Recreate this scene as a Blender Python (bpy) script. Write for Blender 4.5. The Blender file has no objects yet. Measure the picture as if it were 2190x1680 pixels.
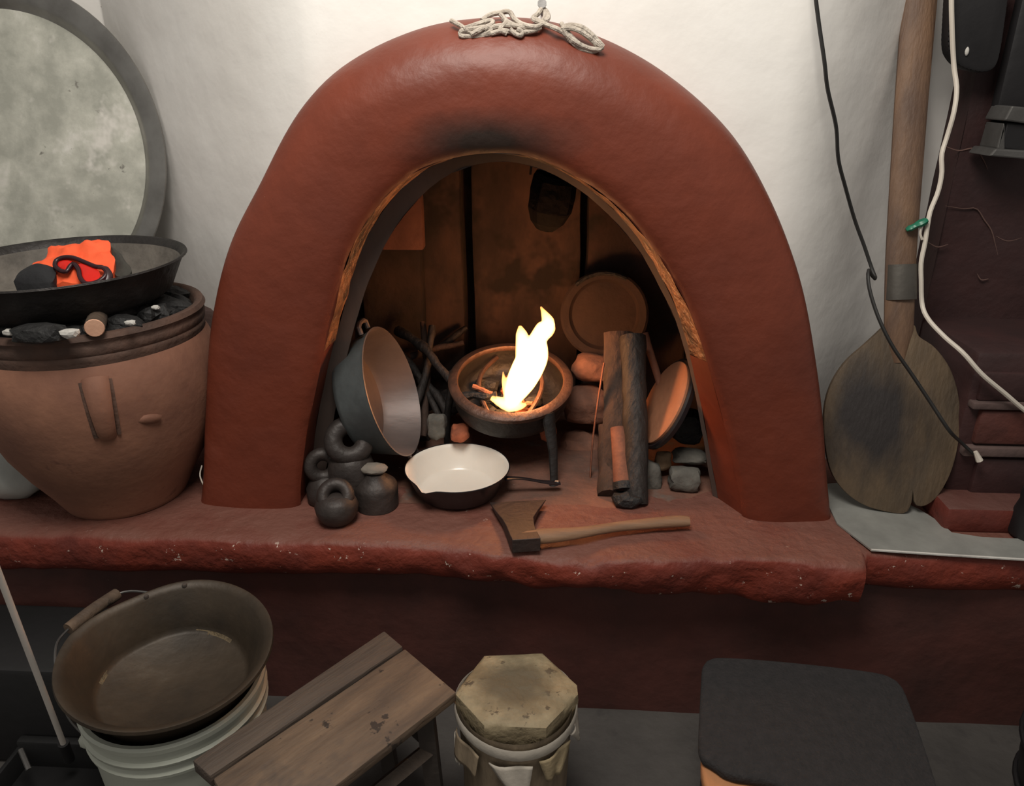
import bpy, bmesh, math, random
from mathutils import Vector, Matrix, noise, Euler
random.seed(11)
V = Vector
scene = bpy.context.scene
COL = scene.collection
R = math.radians

# ------------------------------------------------------------------ camera
FPX = 1600.0
CAM = V((.073, -1.39, 1.31))
cam_d = bpy.data.cameras.new('camera')
cam_d.sensor_fit = 'HORIZONTAL'; cam_d.sensor_width = 36.0
cam_d.lens = FPX / 2190 * 36.0
cam_d.clip_start = .02
cam = bpy.data.objects.new('camera', cam_d)
cam.location = CAM
cam.rotation_euler = (R(90 - 22.5), 0, R(3))
COL.objects.link(cam); scene.camera = cam
CR = Euler((R(90 - 22.5), 0, R(3))).to_matrix()

# ------------------------------------------------------------------ world, lamps, exposure
w = bpy.data.worlds.new('room_ambient'); scene.world = w; w.use_nodes = True
w.node_tree.nodes['Background'].inputs[0].default_value = (1.0, .95, .88, 1)
w.node_tree.nodes['Background'].inputs[1].default_value = .28
la = bpy.data.lights.new('ceiling_lamp', 'AREA')
la.shape = 'DISK'; la.size = .80; la.energy = 34; la.color = (1.0, .95, .87)
lo = bpy.data.objects.new('ceiling_lamp', la)
lo.location = (-.12, -.84, 2.46)
lo.rotation_euler = (V((.15, .15, .95)) - V(lo.location)).to_track_quat('-Z', 'Y').to_euler()
COL.objects.link(lo)
scene.view_settings.view_transform = 'Standard'
scene.view_settings.look = 'None'
scene.view_settings.exposure = 0.0
scene.view_settings.gamma = 1.0
scene.view_settings.use_curve_mapping = False

ZB = .45            # top of the masonry bench and hearth


def at(px, py, y=None, z=None, x=None):
    d = CR @ V(((px - 1095) / FPX, -(py - 840) / FPX, -1))
    if y is not None: t = (y - CAM.y) / d.y
    elif z is not None: t = (z - CAM.z) / d.z
    else: t = (x - CAM.x) / d.x
    return CAM + d * t


# ------------------------------------------------------------------ materials
MATS = {}


def mat(name, c1, c2=None, rough=.6, metal=0.0, scale=7, bump=.25, bscale=40, stretch=(1, 1, 1),
        spots=None, grain=None, c3=None, spec=.5, lo_=.35, hi_=.65, coat=0, dust=None, patch=None):
    """two-tone noise colour, fine relief, optional chips (colour, scale, threshold)"""
    m = bpy.data.materials.new(name); m.use_nodes = True
    nt = m.node_tree; N = nt.nodes; L = nt.links
    b = N['Principled BSDF']
    b.inputs['Roughness'].default_value = rough
    b.inputs['Metallic'].default_value = metal
    b.inputs['Specular IOR Level'].default_value = spec
    if coat: b.inputs['Coat Weight'].default_value = coat; b.inputs['Coat Roughness'].default_value = .2
    tc = N.new('ShaderNodeTexCoord')
    mp = N.new('ShaderNodeMapping'); mp.inputs['Scale'].default_value = stretch
    L.new(tc.outputs['Object'], mp.inputs[0])
    n1 = N.new('ShaderNodeTexNoise'); n1.inputs['Scale'].default_value = scale
    n1.inputs['Detail'].default_value = 7; n1.inputs['Roughness'].default_value = .62
    L.new(mp.outputs[0], n1.inputs['Vector'])
    cr = N.new('ShaderNodeValToRGB')
    cr.color_ramp.elements[0].position = lo_; cr.color_ramp.elements[1].position = hi_
    c2 = c2 or tuple(v * .7 for v in c1)
    cr.color_ramp.elements[0].color = (*c2, 1); cr.color_ramp.elements[1].color = (*c1, 1)
    if c3:
        e = cr.color_ramp.elements.new(min(.97, hi_ + .13)); e.color = (*c3, 1)
    L.new(n1.outputs['Fac'], cr.inputs[0])
    col = cr.outputs[0]
    if spots:
        for (sc, ssc, th, wd) in (spots if isinstance(spots, list) else [spots]):
            n2 = N.new('ShaderNodeTexNoise'); n2.inputs['Scale'].default_value = ssc
            n2.inputs['Detail'].default_value = 4; n2.inputs['Roughness'].default_value = .7
            L.new(tc.outputs['Object'], n2.inputs['Vector'])
            r2 = N.new('ShaderNodeValToRGB')
            r2.color_ramp.elements[0].position = th; r2.color_ramp.elements[1].position = th + wd
            r2.color_ramp.elements[0].color = (0, 0, 0, 1); r2.color_ramp.elements[1].color = (1, 1, 1, 1)
            L.new(n2.outputs['Fac'], r2.inputs[0])
            mx = N.new('ShaderNodeMix'); mx.data_type = 'RGBA'
            L.new(r2.outputs[0], mx.inputs[0]); L.new(col, mx.inputs[6]); mx.inputs[7].default_value = (*sc, 1)
            col = mx.outputs[2]
    if dust:      # dirt settled on what faces up
        ge = N.new('ShaderNodeNewGeometry'); sx = N.new('ShaderNodeSeparateXYZ'); L.new(ge.outputs['Normal'], sx.inputs[0])
        ad = N.new('ShaderNodeMath'); ad.operation = 'MULTIPLY_ADD'; L.new(n1.outputs['Fac'], ad.inputs[0]); ad.inputs[1].default_value = .9
        L.new(sx.outputs['Z'], ad.inputs[2])
        r3 = N.new('ShaderNodeValToRGB'); r3.color_ramp.elements[0].position = .55; r3.color_ramp.elements[1].position = 1.0
        sb = N.new('ShaderNodeMath'); sb.operation = 'SUBTRACT'; L.new(ad.outputs[0], sb.inputs[0]); sb.inputs[1].default_value = .45
        L.new(sb.outputs[0], r3.inputs[0])
        mx = N.new('ShaderNodeMix'); mx.data_type = 'RGBA'
        L.new(r3.outputs[0], mx.inputs[0]); L.new(col, mx.inputs[6]); mx.inputs[7].default_value = (*dust, 1); col = mx.outputs[2]
    if patch:     # a stain with its own place on the thing: (centre, radii, colour)
        for (pc_, pr_, pcol, edge) in patch:
            mp2 = N.new('ShaderNodeVectorMath'); mp2.operation = 'SUBTRACT'; L.new(tc.outputs['Object'], mp2.inputs[0]); mp2.inputs[1].default_value = pc_
            dv = N.new('ShaderNodeVectorMath'); dv.operation = 'DIVIDE'; L.new(mp2.outputs[0], dv.inputs[0]); dv.inputs[1].default_value = pr_
            ln = N.new('ShaderNodeVectorMath'); ln.operation = 'LENGTH'; L.new(dv.outputs[0], ln.inputs[0])
            ad = N.new('ShaderNodeMath'); ad.operation = 'MULTIPLY_ADD'; L.new(n1.outputs['Fac'], ad.inputs[0]); ad.inputs[1].default_value = .8; L.new(ln.outputs['Value'], ad.inputs[2])
            r3 = N.new('ShaderNodeValToRGB'); r3.color_ramp.elements[0].position = 1.0 - edge if edge < 1 else 0; r3.color_ramp.elements[1].position = 1.0
            r3.color_ramp.elements[0].color = (1, 1, 1, 1); r3.color_ramp.elements[1].color = (0, 0, 0, 1)
            sb = N.new('ShaderNodeMath'); sb.operation = 'SUBTRACT'; L.new(ad.outputs[0], sb.inputs[0]); sb.inputs[1].default_value = .4
            L.new(sb.outputs[0], r3.inputs[0])
            mx = N.new('ShaderNodeMix'); mx.data_type = 'RGBA'
            L.new(r3.outputs[0], mx.inputs[0]); L.new(col, mx.inputs[6]); mx.inputs[7].default_value = (*pcol, 1); col = mx.outputs[2]
    L.new(col, b.inputs['Base Color'])
    if bump:
        n3 = N.new('ShaderNodeTexNoise'); n3.inputs['Scale'].default_value = bscale
        n3.inputs['Detail'].default_value = 5
        L.new(mp.outputs[0], n3.inputs['Vector'])
        bp = N.new('ShaderNodeBump'); bp.inputs['Strength'].default_value = bump
        bp.inputs['Distance'].default_value = .01
        L.new(n3.outputs['Fac'], bp.inputs['Height']); L.new(bp.outputs[0], b.inputs['Normal'])
    MATS[name] = m
    return m


mat('white_plaster', (.82, .795, .76), (.75, .72, .68), rough=.85, scale=3, bump=.22, bscale=14,
    spots=[((.50, .46, .42), 55, .74, .03)])
mat('red_paint', (.168, .034, .0155), (.125, .026, .0130), rough=.48, scale=4, bump=.32, bscale=22, spec=.42,
    c3=(.190, .047, .027), spots=[((.45, .30, .24), 60, .765, .02)],
    patch=[((-.045, -.03, .762), (.20, .3, .066), (.028, .017, .013), .75)])
mat('red_ledge', (.135, .026, .017), (.075, .018, .014), rough=.6, scale=6, bump=.6, bscale=28, spec=.35,
    c3=(.14, .043, .033), spots=[((.50, .36, .30), 48, .70, .03)], dust=(.108, .046, .037))
mat('dusty_red', (.205, .034, .018), (.120, .022, .014), rough=.6, scale=8, bump=.8, bscale=34, spec=.35,
    c3=(.23, .060, .042), spots=[((.58, .45, .38), 46, .65, .03)], dust=(.165, .068, .050))
mat('hearth_floor', (.20, .085, .055), (.11, .058, .042), rough=.85, scale=8, bump=.5, bscale=40,
    c3=(.20, .15, .12), spots=[((.13, .115, .10), 5, .56, .10), ((.5, .4, .33), 70, .70, .03)])
mat('dark_red_wall', (.042, .013, .012), (.024, .009, .009), rough=.7, scale=5, bump=.4, bscale=25)
mat('brick_red', (.115, .030, .020), (.070, .021, .016), rough=.7, scale=8, bump=.4)
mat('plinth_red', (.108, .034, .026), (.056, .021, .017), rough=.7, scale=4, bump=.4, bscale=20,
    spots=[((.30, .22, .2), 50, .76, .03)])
mat('soot_brick', (.085, .040, .027), (.036, .020, .015), rough=.9, scale=5, bump=.8, bscale=20, stretch=(1, 1, .7), lo_=.40, hi_=.62,
    c3=(.12, .055, .034), spots=[((.020, .013, .010), 4, .53, .10)])
mat('soot_slab', (.090, .048, .034), (.040, .024, .018), rough=.9, scale=6, bump=.5, bscale=20, stretch=(1.3, 1.3, .6), lo_=.40, hi_=.62,
    c3=(.125, .062, .042), spots=[((.022, .014, .011), 4.5, .50, .10)])
mat('soot_dark', (.055, .03, .02), (.02, .013, .01), rough=.9, scale=6, bump=.8, bscale=22)
mat('fire_brick', (.16, .062, .038), (.10, .04, .026), rough=.85, scale=9, bump=.5, bscale=35)
SOOT = [((-.03, .0, .735), (.21, .35, .10), (.022, .015, .012), .8)]
mat('ash_jamb', (.092, .062, .050), (.058, .038, .031), rough=.7, scale=4, bump=.3, bscale=20, stretch=(1, 1, .4), patch=SOOT)
mat('soot_firelit', (.42, .20, .10), (.045, .025, .018), rough=.4, scale=22, bump=1.0, bscale=60, patch=SOOT)  # rough soot; firelight on it is put in as bright orange speckle
mat('concrete', (.078, .070, .064), (.048, .043, .040), rough=.8, scale=4, bump=.3, bscale=40,
    spots=[((.045, .04, .038), 6, .60, .1)])
mat('block_brown', (.075, .04, .032), (.04, .025, .022), rough=.85, scale=5, bump=.4)
mat('terracotta', (.275, .125, .075), (.17, .073, .046), rough=.78, scale=5, bump=.12, bscale=60,
    c3=(.30, .15, .095), spots=[((.15, .062, .04), 9, .62, .08)])
mat('jar_rim', (.120, .062, .042), (.065, .037, .027), rough=.8, scale=9, bump=.4, bscale=50)
mat('aluminium', (.36, .35, .33), (.25, .24, .225), rough=.38, metal=.9, scale=9, bump=.06, bscale=60)
mat('tray_floor', (.58, .575, .50), (.40, .40, .345), rough=.62, metal=.15, scale=11, bump=.15, bscale=30, lo_=.40, hi_=.60,
    c3=(.78, .76, .70), spots=[((.24, .23, .20), 20, .66, .05), ((.74, .71, .65), 7, .56, .12)])
mat('iron', (.045, .04, .038), (.024, .022, .021), rough=.55, metal=.5, scale=9, bump=.3, bscale=60)
mat('iron_worn', (.19, .17, .145), (.09, .08, .068), rough=.7, metal=.1, scale=12, bump=.2, bscale=70)
mat('iron_hot', (.12, .06, .04), (.06, .035, .026), rough=.5, metal=.4, scale=12, bump=.3, bscale=70)
mat('charcoal', (.018, .017, .017), (.008, .008, .008), rough=.7, scale=18, bump=.9, bscale=50)
mat('ash', (.07, .065, .06), (.02, .02, .02), rough=.95, scale=30, bump=1, bscale=60)
mat('orange_cloth', (1.0, .145, .045), (.92, .10, .03), rough=.8, scale=10, bump=.15, bscale=60)
mat('red_lens', (.80, .022, .012), (.6, .016, .01), rough=.15, bump=0)
mat('goggle_frame', (.035, .006, .010), (.02, .005, .008), rough=.35, bump=0)
mat('black_cloth', (.018, .018, .020), (.010, .010, .012), rough=.85, scale=10, bump=.4)
mat('grey_dark_cloth', (.06, .055, .045), (.03, .028, .024), rough=.9, scale=10, bump=.4)
mat('pale_wood_end', (.62, .36, .24), (.50, .27, .18), rough=.8, scale=20, bump=.2)
mat('bark', (.09, .06, .04), (.04, .028, .02), rough=.9, scale=14, bump=.9, bscale=40, stretch=(1, 1, .3))
mat('white_chip', (.62, .60, .56), (.4, .38, .35), rough=.8, bump=.3)
mat('pot_steel', (.17, .19, .19), (.10, .11, .112), rough=.5, metal=.55, scale=8, bump=.1)
mat('pot_inside', (.19, .15, .138), (.12, .095, .088), rough=.5, metal=.45, scale=6, bump=.1, stretch=(.4, 1, 1))
mat('enamel_white', (.80, .74, .66), (.72, .66, .58), rough=.25, bump=.03, coat=.3, scale=4)
mat('enamel_black', (.016, .013, .015), (.010, .009, .010), rough=.3, bump=.05)
mat('weight_iron', (.050, .038, .033), (.026, .020, .018), rough=.55, metal=.25, scale=8, bump=.35, bscale=40)
mat('weight_pale', (.22, .19, .16), (.13, .11, .09), rough=.8, scale=8, bump=.3)
mat('axe_iron', (.042, .025, .021), (.024, .017, .015), rough=.6, metal=.15, scale=10, bump=.25, bscale=60)
mat('axe_wood', (.25, .14, .078), (.15, .082, .046), rough=.7, scale=10, bump=.25, bscale=40, stretch=(.25, 2, 2))
mat('log_dark', (.060, .032, .022), (.028, .017, .012), rough=.85, scale=10, bump=.7, bscale=30, stretch=(2, 2, .35))
mat('log_black', (.026, .019, .016), (.013, .010, .009), rough=.7, scale=10, bump=.7, bscale=30, stretch=(2, 2, .4))
mat('soot_black', (.010, .009, .008), (.006, .005, .005), rough=.95, spec=.1, scale=8, bump=.8)
mat('soot_plate', (.050, .026, .019), (.028, .016, .012), rough=.85, scale=7, bump=.4)
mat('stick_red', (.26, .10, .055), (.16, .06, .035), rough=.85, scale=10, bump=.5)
mat('clay_disc', (.40, .17, .085), (.30, .12, .06), rough=.8, scale=10, bump=.25, spots=[((.03, .02, .015), 16, .72, .03)])
mat('stone_red', (.30, .13, .08), (.16, .075, .05), rough=.9, scale=14, bump=.6, bscale=35)
mat('stone_grey', (.15, .14, .12), (.085, .078, .068), rough=.9, scale=14, bump=.6, bscale=35)
mat('stone_tan', (.33, .22, .13), (.2, .13, .08), rough=.9, scale=14, bump=.6, bscale=35)
mat('paddle_handle', (.165, .092, .052), (.092, .052, .034), rough=.65, scale=6, bump=.25, stretch=(4, 4, .5))
mat('paddle_blade', (.155, .105, .058), (.085, .058, .036), rough=.7, scale=6, bump=.3, stretch=(3, 3, .5),
    c3=(.20, .14, .08))
mat('scorch', (.022, .019, .018), (.045, .034, .026), rough=.8, scale=8, bump=.3)
mat('tin_band', (.115, .105, .092), (.070, .062, .054), rough=.5, metal=.6, bump=.1)
mat('zinc_sheet', (.40, .40, .37), (.28, .28, .26), rough=.5, metal=.4, scale=7, bump=.08, c3=(.37, .36, .33))
mat('black_cable', (.018, .017, .016), (.014, .013, .012), rough=.5, bump=0)
mat('white_cord', (.66, .60, .52), (.55, .49, .42), rough=.6, bump=0)
mat('green_plastic', (.012, .17, .095), (.008, .12, .07), rough=.4, bump=0)
mat('twine', (.52, .46, .39), (.34, .29, .24), rough=.9, scale=60, bump=.6, bscale=150)
mat('black_leather', (.008, .007, .008), (.006, .005, .006), rough=.6, bump=.1)
mat('grey_metal', (.16, .155, .15), (.09, .085, .08), rough=.5, metal=.6, bump=.1)
mat('bucket_white', (.52, .54, .46), (.45, .47, .40), rough=.45, bump=.05, scale=3)
mat('basin_brown', (.062, .043, .027), (.030, .022, .015), rough=.52, metal=.3, scale=6, bump=.15, c3=(.105, .082, .058), spots=[((.03, .022, .016), 24, .68, .04)])
mat('wood_old', (.150, .100, .065), (.082, .056, .040), rough=.75, scale=7, bump=.35, bscale=30, stretch=(.6, 2.5, 2.5), lo_=.40, hi_=.60,
    c3=(.20, .135, .085), spots=[((.035, .024, .018), 17, .63, .03), ((.085, .062, .048), 6, .55, .1)])
mat('wood_old_dark', (.095, .068, .050), (.055, .041, .033), rough=.75, scale=6, bump=.35, stretch=(.5, 4, 4))
mat('wood_dull', (.07, .055, .045), (.04, .032, .028), rough=.8, scale=6, bump=.3)  # plain dark grey-brown for legs, side stretchers and basin rivets
mat('hide', (.36, .28, .165), (.20, .155, .09), rough=.7, scale=9, bump=.5, bscale=28, c3=(.44, .36, .22),
    spots=[((.11, .08, .05), 26, .62, .05)])
mat('hide_fur', (.17, .125, .07), (.09, .066, .04), rough=.95, scale=50, bump=.8, bscale=120)
mat('drum_side', (.29, .22, .145), (.12, .09, .06), rough=.8, scale=11, bump=.4, stretch=(1.5, 1.5, .4))
mat('strap_white', (.50, .45, .38), (.40, .355, .30), rough=.8, scale=12, bump=.2)
mat('felt_dark', (.024, .021, .0215), (.016, .0145, .015), rough=.95, scale=60, bump=.5, bscale=160)
mat('foam_orange', (.42, .19, .08), (.32, .14, .06), rough=.9, scale=10, bump=.3)
mat('dark_plastic', (.009, .008, .009), (.006, .006, .006), rough=.7, bump=.1)
mat('white_pole', (.72, .66, .60), (.62, .57, .52), rough=.5, bump=0)
mat('white_bag', (.42, .43, .40), (.32, .33, .31), rough=.6, scale=5, bump=.4, bscale=12)
mat('ember', (.45, .12, .05), (.2, .06, .03), rough=.9, scale=20, bump=.6)
MATS['crack'] = mat('crack_line', (.15, .085, .07), (.10, .055, .045), rough=.9, bump=0)
mat('mortar', (.14, .09, .08), (.08, .05, .045), rough=.9, bump=.3)


# ------------------------------------------------------------------ geometry helpers
class G:
    def __init__(s): s.v = []; s.f = []

    def add(s, vs, fs, M=None):
        o = len(s.v)
        s.v += [(M @ V(p)) if M else V(p) for p in vs]
        s.f += [tuple(i + o for i in q) for q in fs]
        return s

    def lathe(s, prof, n=40, M=None, a0=0, a1=2 * math.pi, wob=0, seed=0):
        full = abs(a1 - a0 - 2 * math.pi) < 1e-6
        m = n if full else n + 1
        vs = []; fs = []
        for (r, z) in prof:
            for i in range(m):
                a = a0 + (a1 - a0) * i / n
                k = 1 + wob * noise.noise(V((math.cos(a) * 1.5 + seed, math.sin(a) * 1.5, z * 9)))
                vs.append((r * k * math.cos(a), r * k * math.sin(a), z))
        for j in range(len(prof) - 1):
            for i in range(n):
                k = (i + 1) % m if full else i + 1
                fs.append((j * m + i, j * m + k, (j + 1) * m + k, (j + 1) * m + i))
        return s.add(vs, fs, M)

    def tube(s, pts, r, n=10, closed=False, flat=1.0, M=None, up=None, caps=True):
        P = [V(p) for p in pts]; k = len(P)
        rs = r if isinstance(r, (list, tuple)) else [r] * k
        vs = []; fs = []; nrm = None
        for i in range(k):
            if closed: t = P[(i + 1) % k] - P[i - 1]
            else: t = P[min(i + 1, k - 1)] - P[max(i - 1, 0)]
            t.normalize()
            if nrm is None:
                a = V(up) if up else (V((0, 0, 1)) if abs(t.z) < .9 else V((0, 1, 0)))
                nrm = (a - t * a.dot(t)).normalized()
            else:
                a = V(up) if up else nrm
                q = (a - t * a.dot(t))
                nrm = q.normalized() if q.length > 1e-6 else nrm
            bi = t.cross(nrm)
            for j in range(n):
                a = 2 * math.pi * j / n
                vs.append(P[i] + (nrm * math.cos(a) * flat + bi * math.sin(a)) * rs[i])
        for i in range(k if closed else k - 1):
            b = (i + 1) % k
            for j in range(n):
                c = (j + 1) % n
                fs.append((i * n + j, i * n + c, b * n + c, b * n + j))
        if not closed and caps:
            fs.append(tuple(range(n - 1, -1, -1))); fs.append(tuple((k - 1) * n + j for j in range(n)))
        return s.add(vs, fs, M)

    def box(s, lo, hi, M=None, bev=0, seg=2):
        bm = bmesh.new()
        bmesh.ops.create_cube(bm, size=1)
        lo, hi = V(lo), V(hi)
        for q in bm.verts:
            q.co = V(((q.co.x + .5) * (hi.x - lo.x) + lo.x, (q.co.y + .5) * (hi.y - lo.y) + lo.y,
                      (q.co.z + .5) * (hi.z - lo.z) + lo.z))
        if bev: bmesh.ops.bevel(bm, geom=bm.edges[:], offset=bev, segments=seg, affect='EDGES', profile=.5)
        s.bm(bm, M); return s

    def bm(s, bm, M=None):
        bm.verts.index_update()
        s.add([q.co.copy() for q in bm.verts], [tuple(v.index for v in f.verts) for f in bm.faces], M); bm.free()

    def prism(s, out, z0, z1, M=None, bev=0):
        bm = bmesh.new()
        a = [bm.verts.new((p[0], p[1], z0)) for p in out]
        b = [bm.verts.new((p[0], p[1], z1)) for p in out]
        n = len(out)
        bm.faces.new(a[::-1]); bm.faces.new(b)
        for i in range(n): bm.faces.new((a[i], a[(i + 1) % n], b[(i + 1) % n], b[i]))
        bmesh.ops.recalc_face_normals(bm, faces=bm.faces[:])
        if bev: bmesh.ops.bevel(bm, geom=bm.edges[:], offset=bev, segments=2, affect='EDGES', profile=.5)
        s.bm(bm, M); return s

    def blob(s, size, sub=2, amp=.25, freq=1.6, seed=0, M=None, sq=0):
        bm = bmesh.new(); bmesh.ops.create_icosphere(bm, subdivisions=sub, radius=1)
        for q in bm.verts:
            c = q.co.copy()
            if sq:
                mx = max(abs(c.x), abs(c.y), abs(c.z)); c = c.lerp(c / mx * .8, sq)
            c *= 1 + amp * noise.noise(q.co * freq + V((seed * 7.3, seed * 3.1, seed)))
            q.co = V((c.x * size[0], c.y * size[1], c.z * size[2]))
        s.bm(bm, M); return s

    def grid(s, fn, nu, nv, M=None):
        vs = [fn(i / nu, j / nv) for j in range(nv + 1) for i in range(nu + 1)]
        fs = [(j * (nu + 1) + i, j * (nu + 1) + i + 1, (j + 1) * (nu + 1) + i + 1, (j + 1) * (nu + 1) + i)
              for j in range(nv) for i in range(nu)]
        return s.add(vs, fs, M)


def wmat(o):
    m = o.matrix_basis.copy()
    while o.parent: o = o.parent; m = o.matrix_basis @ m
    return m


def mk(name, g, material, parent=None, smooth=True, label=None, cat=None, group=None, kind=None, local=False,
       angle=40, fix=True):
    """one mesh object out of a G; vertices in world space unless local"""
    me = bpy.data.meshes.new(name)
    inv = wmat(parent).inverted() if (parent and not local) else None
    me.from_pydata([(inv @ p) if inv else p for p in g.v], [], g.f)
    if fix:
        bm = bmesh.new(); bm.from_mesh(me)
        bmesh.ops.recalc_face_normals(bm, faces=bm.faces[:]); bm.to_mesh(me); bm.free()
    if smooth:
        me.polygons.foreach_set('use_smooth', [True] * len(me.polygons))
        me.set_sharp_from_angle(angle=R(angle))
    me.materials.append(MATS[material])
    o = bpy.data.objects.new(name, me); COL.objects.link(o)
    if parent: o.parent = parent
    tag(o, label, cat, group, kind)
    return o


def tag(o, label=None, cat=None, group=None, kind=None):
    if label: o['label'] = label
    if cat: o['category'] = cat
    if group: o['group'] = group
    if kind: o['kind'] = kind
    return o


def thing(name, label, cat, loc, rot=(0, 0, 0), group=None):
    o = bpy.data.objects.new(name, None); COL.objects.link(o)
    o.empty_display_size = .03
    o.location = loc; o.rotation_euler = rot
    return tag(o, label, cat, group)


def one(name, g, material, label, cat, origin=None, group=None, kind=None, **k):
    """a thing that is one mesh, its origin put at its lowest middle point"""
    vs = g.v
    if origin is None:
        xs = [p.x for p in vs]; ys = [p.y for p in vs]; zs = [p.z for p in vs]
        origin = V(((min(xs) + max(xs)) / 2, (min(ys) + max(ys)) / 2, min(zs)))
    g.v = [p - origin for p in vs]
    o = mk(name, g, material, None, label=label, cat=cat, group=group, kind=kind, **k)
    o.location = origin
    return o


def smoothpath(pts, n):
    """Catmull-Rom resampled evenly by length"""
    P = [V(p) for p in pts]; out = []
    for i in range(len(P) - 1):
        p0 = P[max(i - 1, 0)]; p1 = P[i]; p2 = P[i + 1]; p3 = P[min(i + 2, len(P) - 1)]
        for j in range(16):
            t = j / 16
            out.append(.5 * ((2 * p1) + (p2 - p0) * t + (2 * p0 - 5 * p1 + 4 * p2 - p3) * t * t
                             + (3 * p1 - p0 - 3 * p2 + p3) * t ** 3))
    out.append(P[-1])
    d = [0]
    for a, b in zip(out, out[1:]): d.append(d[-1] + (b - a).length)
    res = []; k = 0
    for i in range(n):
        s = d[-1] * i / (n - 1)
        while k < len(d) - 2 and d[k + 1] < s: k += 1
        f = (s - d[k]) / max(d[k + 1] - d[k], 1e-9)
        res.append(out[k].lerp(out[k + 1], min(max(f, 0), 1)))
    return res


def axis_m(loc, z, xhint=(1, 0, 0)):
    z = V(z).normalized(); x = V(xhint); x = (x - z * x.dot(z)).normalized(); y = z.cross(x)
    m = Matrix((x, y, z)).transposed().to_4x4(); m.translation = V(loc); return m


def N3(p, f, a, s=0): return a * noise.noise(V(p) * f + V((s, s * 1.7, s * .3)))


# ================================================================== SETTING
# floor
g = G(); g.grid(lambda u, v: (-2.4 + 4.8 * u, -2.6 + 2.7 * v, 0), 24, 16)
mk('floor', g, 'concrete', kind='structure', label='grey worn concrete floor in front of the red bench')

# arch outlines, as they stand in the room
outer_px = [(440, 1078), (443, 1000), (446, 900), (452, 740), (470, 610), (502, 500), (556, 385), (600, 290), (646, 215),
            (710, 146), (800, 90), (900, 52), (990, 33), (1090, 26), (1190, 40), (1290, 75), (1400, 132), (1500, 208),
            (1588, 308), (1650, 420), (1692, 530), (1720, 640), (1740, 760), (1753, 880), (1761, 1000), (1768, 1128)]
inner_px = [(638, 1078), (648, 980), (662, 890), (688, 765), (716, 660), (744, 550), (796, 455), (874, 376), (955, 340),
            (1050, 326), (1150, 337), (1250, 388), (1332, 455), (1400, 535), (1452, 620), (1488, 700), (1526, 820),
            (1562, 960), (1595, 1122)]
back_px = [(690, 1075), (700, 985), (714, 890), (738, 780), (768, 662), (804, 565), (850, 480), (910, 410), (970, 368),
           (1050, 346), (1140, 356), (1235, 402), (1312, 470), (1376, 550), (1424, 640), (1456, 720), (1486, 840),
           (1508, 960), (1526, 1072)]
NS = 72
YO, YI, YBK = .055, .012, .098


def foot(P):
    P[0].z = ZB - .012; P[-1].z = ZB - .012; return P


OUT = smoothpath(foot([at(x, y, y=YO) for x, y in outer_px]), NS)
INN = smoothpath(foot([at(x, y, y=YI) for x, y in inner_px]), NS)
BCK = smoothpath(foot([at(x, y, y=YBK) for x, y in back_px]), NS)


def wall_y(x):
    """plan of the rounded white chimney breast"""
    if x < -.38:
        t = min((-.38 - x) / .66, 1.0); y = .115 + .50 * (t ** 1.25)
    elif x > .50:
        t = min((x - .50) / .42, 1.0); y = .115 + .27 * t * t * (3 - 2 * t)
    else: y = .115
    return y


MID = [a.lerp(b, .5) for a, b in zip(OUT, INN)]
poly = [(p.x, p.z) for p in MID]


def inside(x, z):
    c = False; j = len(poly) - 1
    for i in range(len(poly)):
        (xi, zi), (xj, zj) = poly[i], poly[j]
        if (zi > z) != (zj > z) and x < (xj - xi) * (z - zi) / (zj - zi) + xi: c = not c
        j = i
    return c


def wall_grid(x0, x1, nx, z0, z1, nz, fy, hole=True, seed=0, amp=.006):
    g = G()
    g.grid(lambda u, v: (x0 + (x1 - x0) * u, fy(x0 + (x1 - x0) * u) + N3((x0 + (x1 - x0) * u, z0 + (z1 - z0) * v, 0), 3.5, amp, seed)
                         + N3((x0 + (x1 - x0) * u, z0 + (z1 - z0) * v, 1), 14, amp * .25, seed), z0 + (z1 - z0) * v), nx, nz)
    if hole:
        g.f = [f for f in g.f if not inside(sum(g.v[i].x for i in f) / 4, sum(g.v[i].z for i in f) / 4)]
    return g


mk('wall_back', wall_grid(-1.04, 1.02, 100, ZB - .02, 2.5, 100, wall_y), 'white_plaster', kind='structure',
   label='rounded white plaster chimney wall around the red arch', fix=False)
mk('wall_left', wall_grid(-2.4, -1.04, 40, ZB - .02, 2.5, 50, lambda x: .63, hole=False, seed=4), 'white_plaster', kind='structure',
   label='flat white plaster wall behind the big metal tray', fix=False)


# ------------------------------------------------------------------ masonry bench
def front_y(x):
    y = -.135
    if x > -.14: y -= .022 * min(1, (x + .14) / .10)
    if x > .690: y += .045 * min(1, (x - .690) / .012)
    return y


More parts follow.
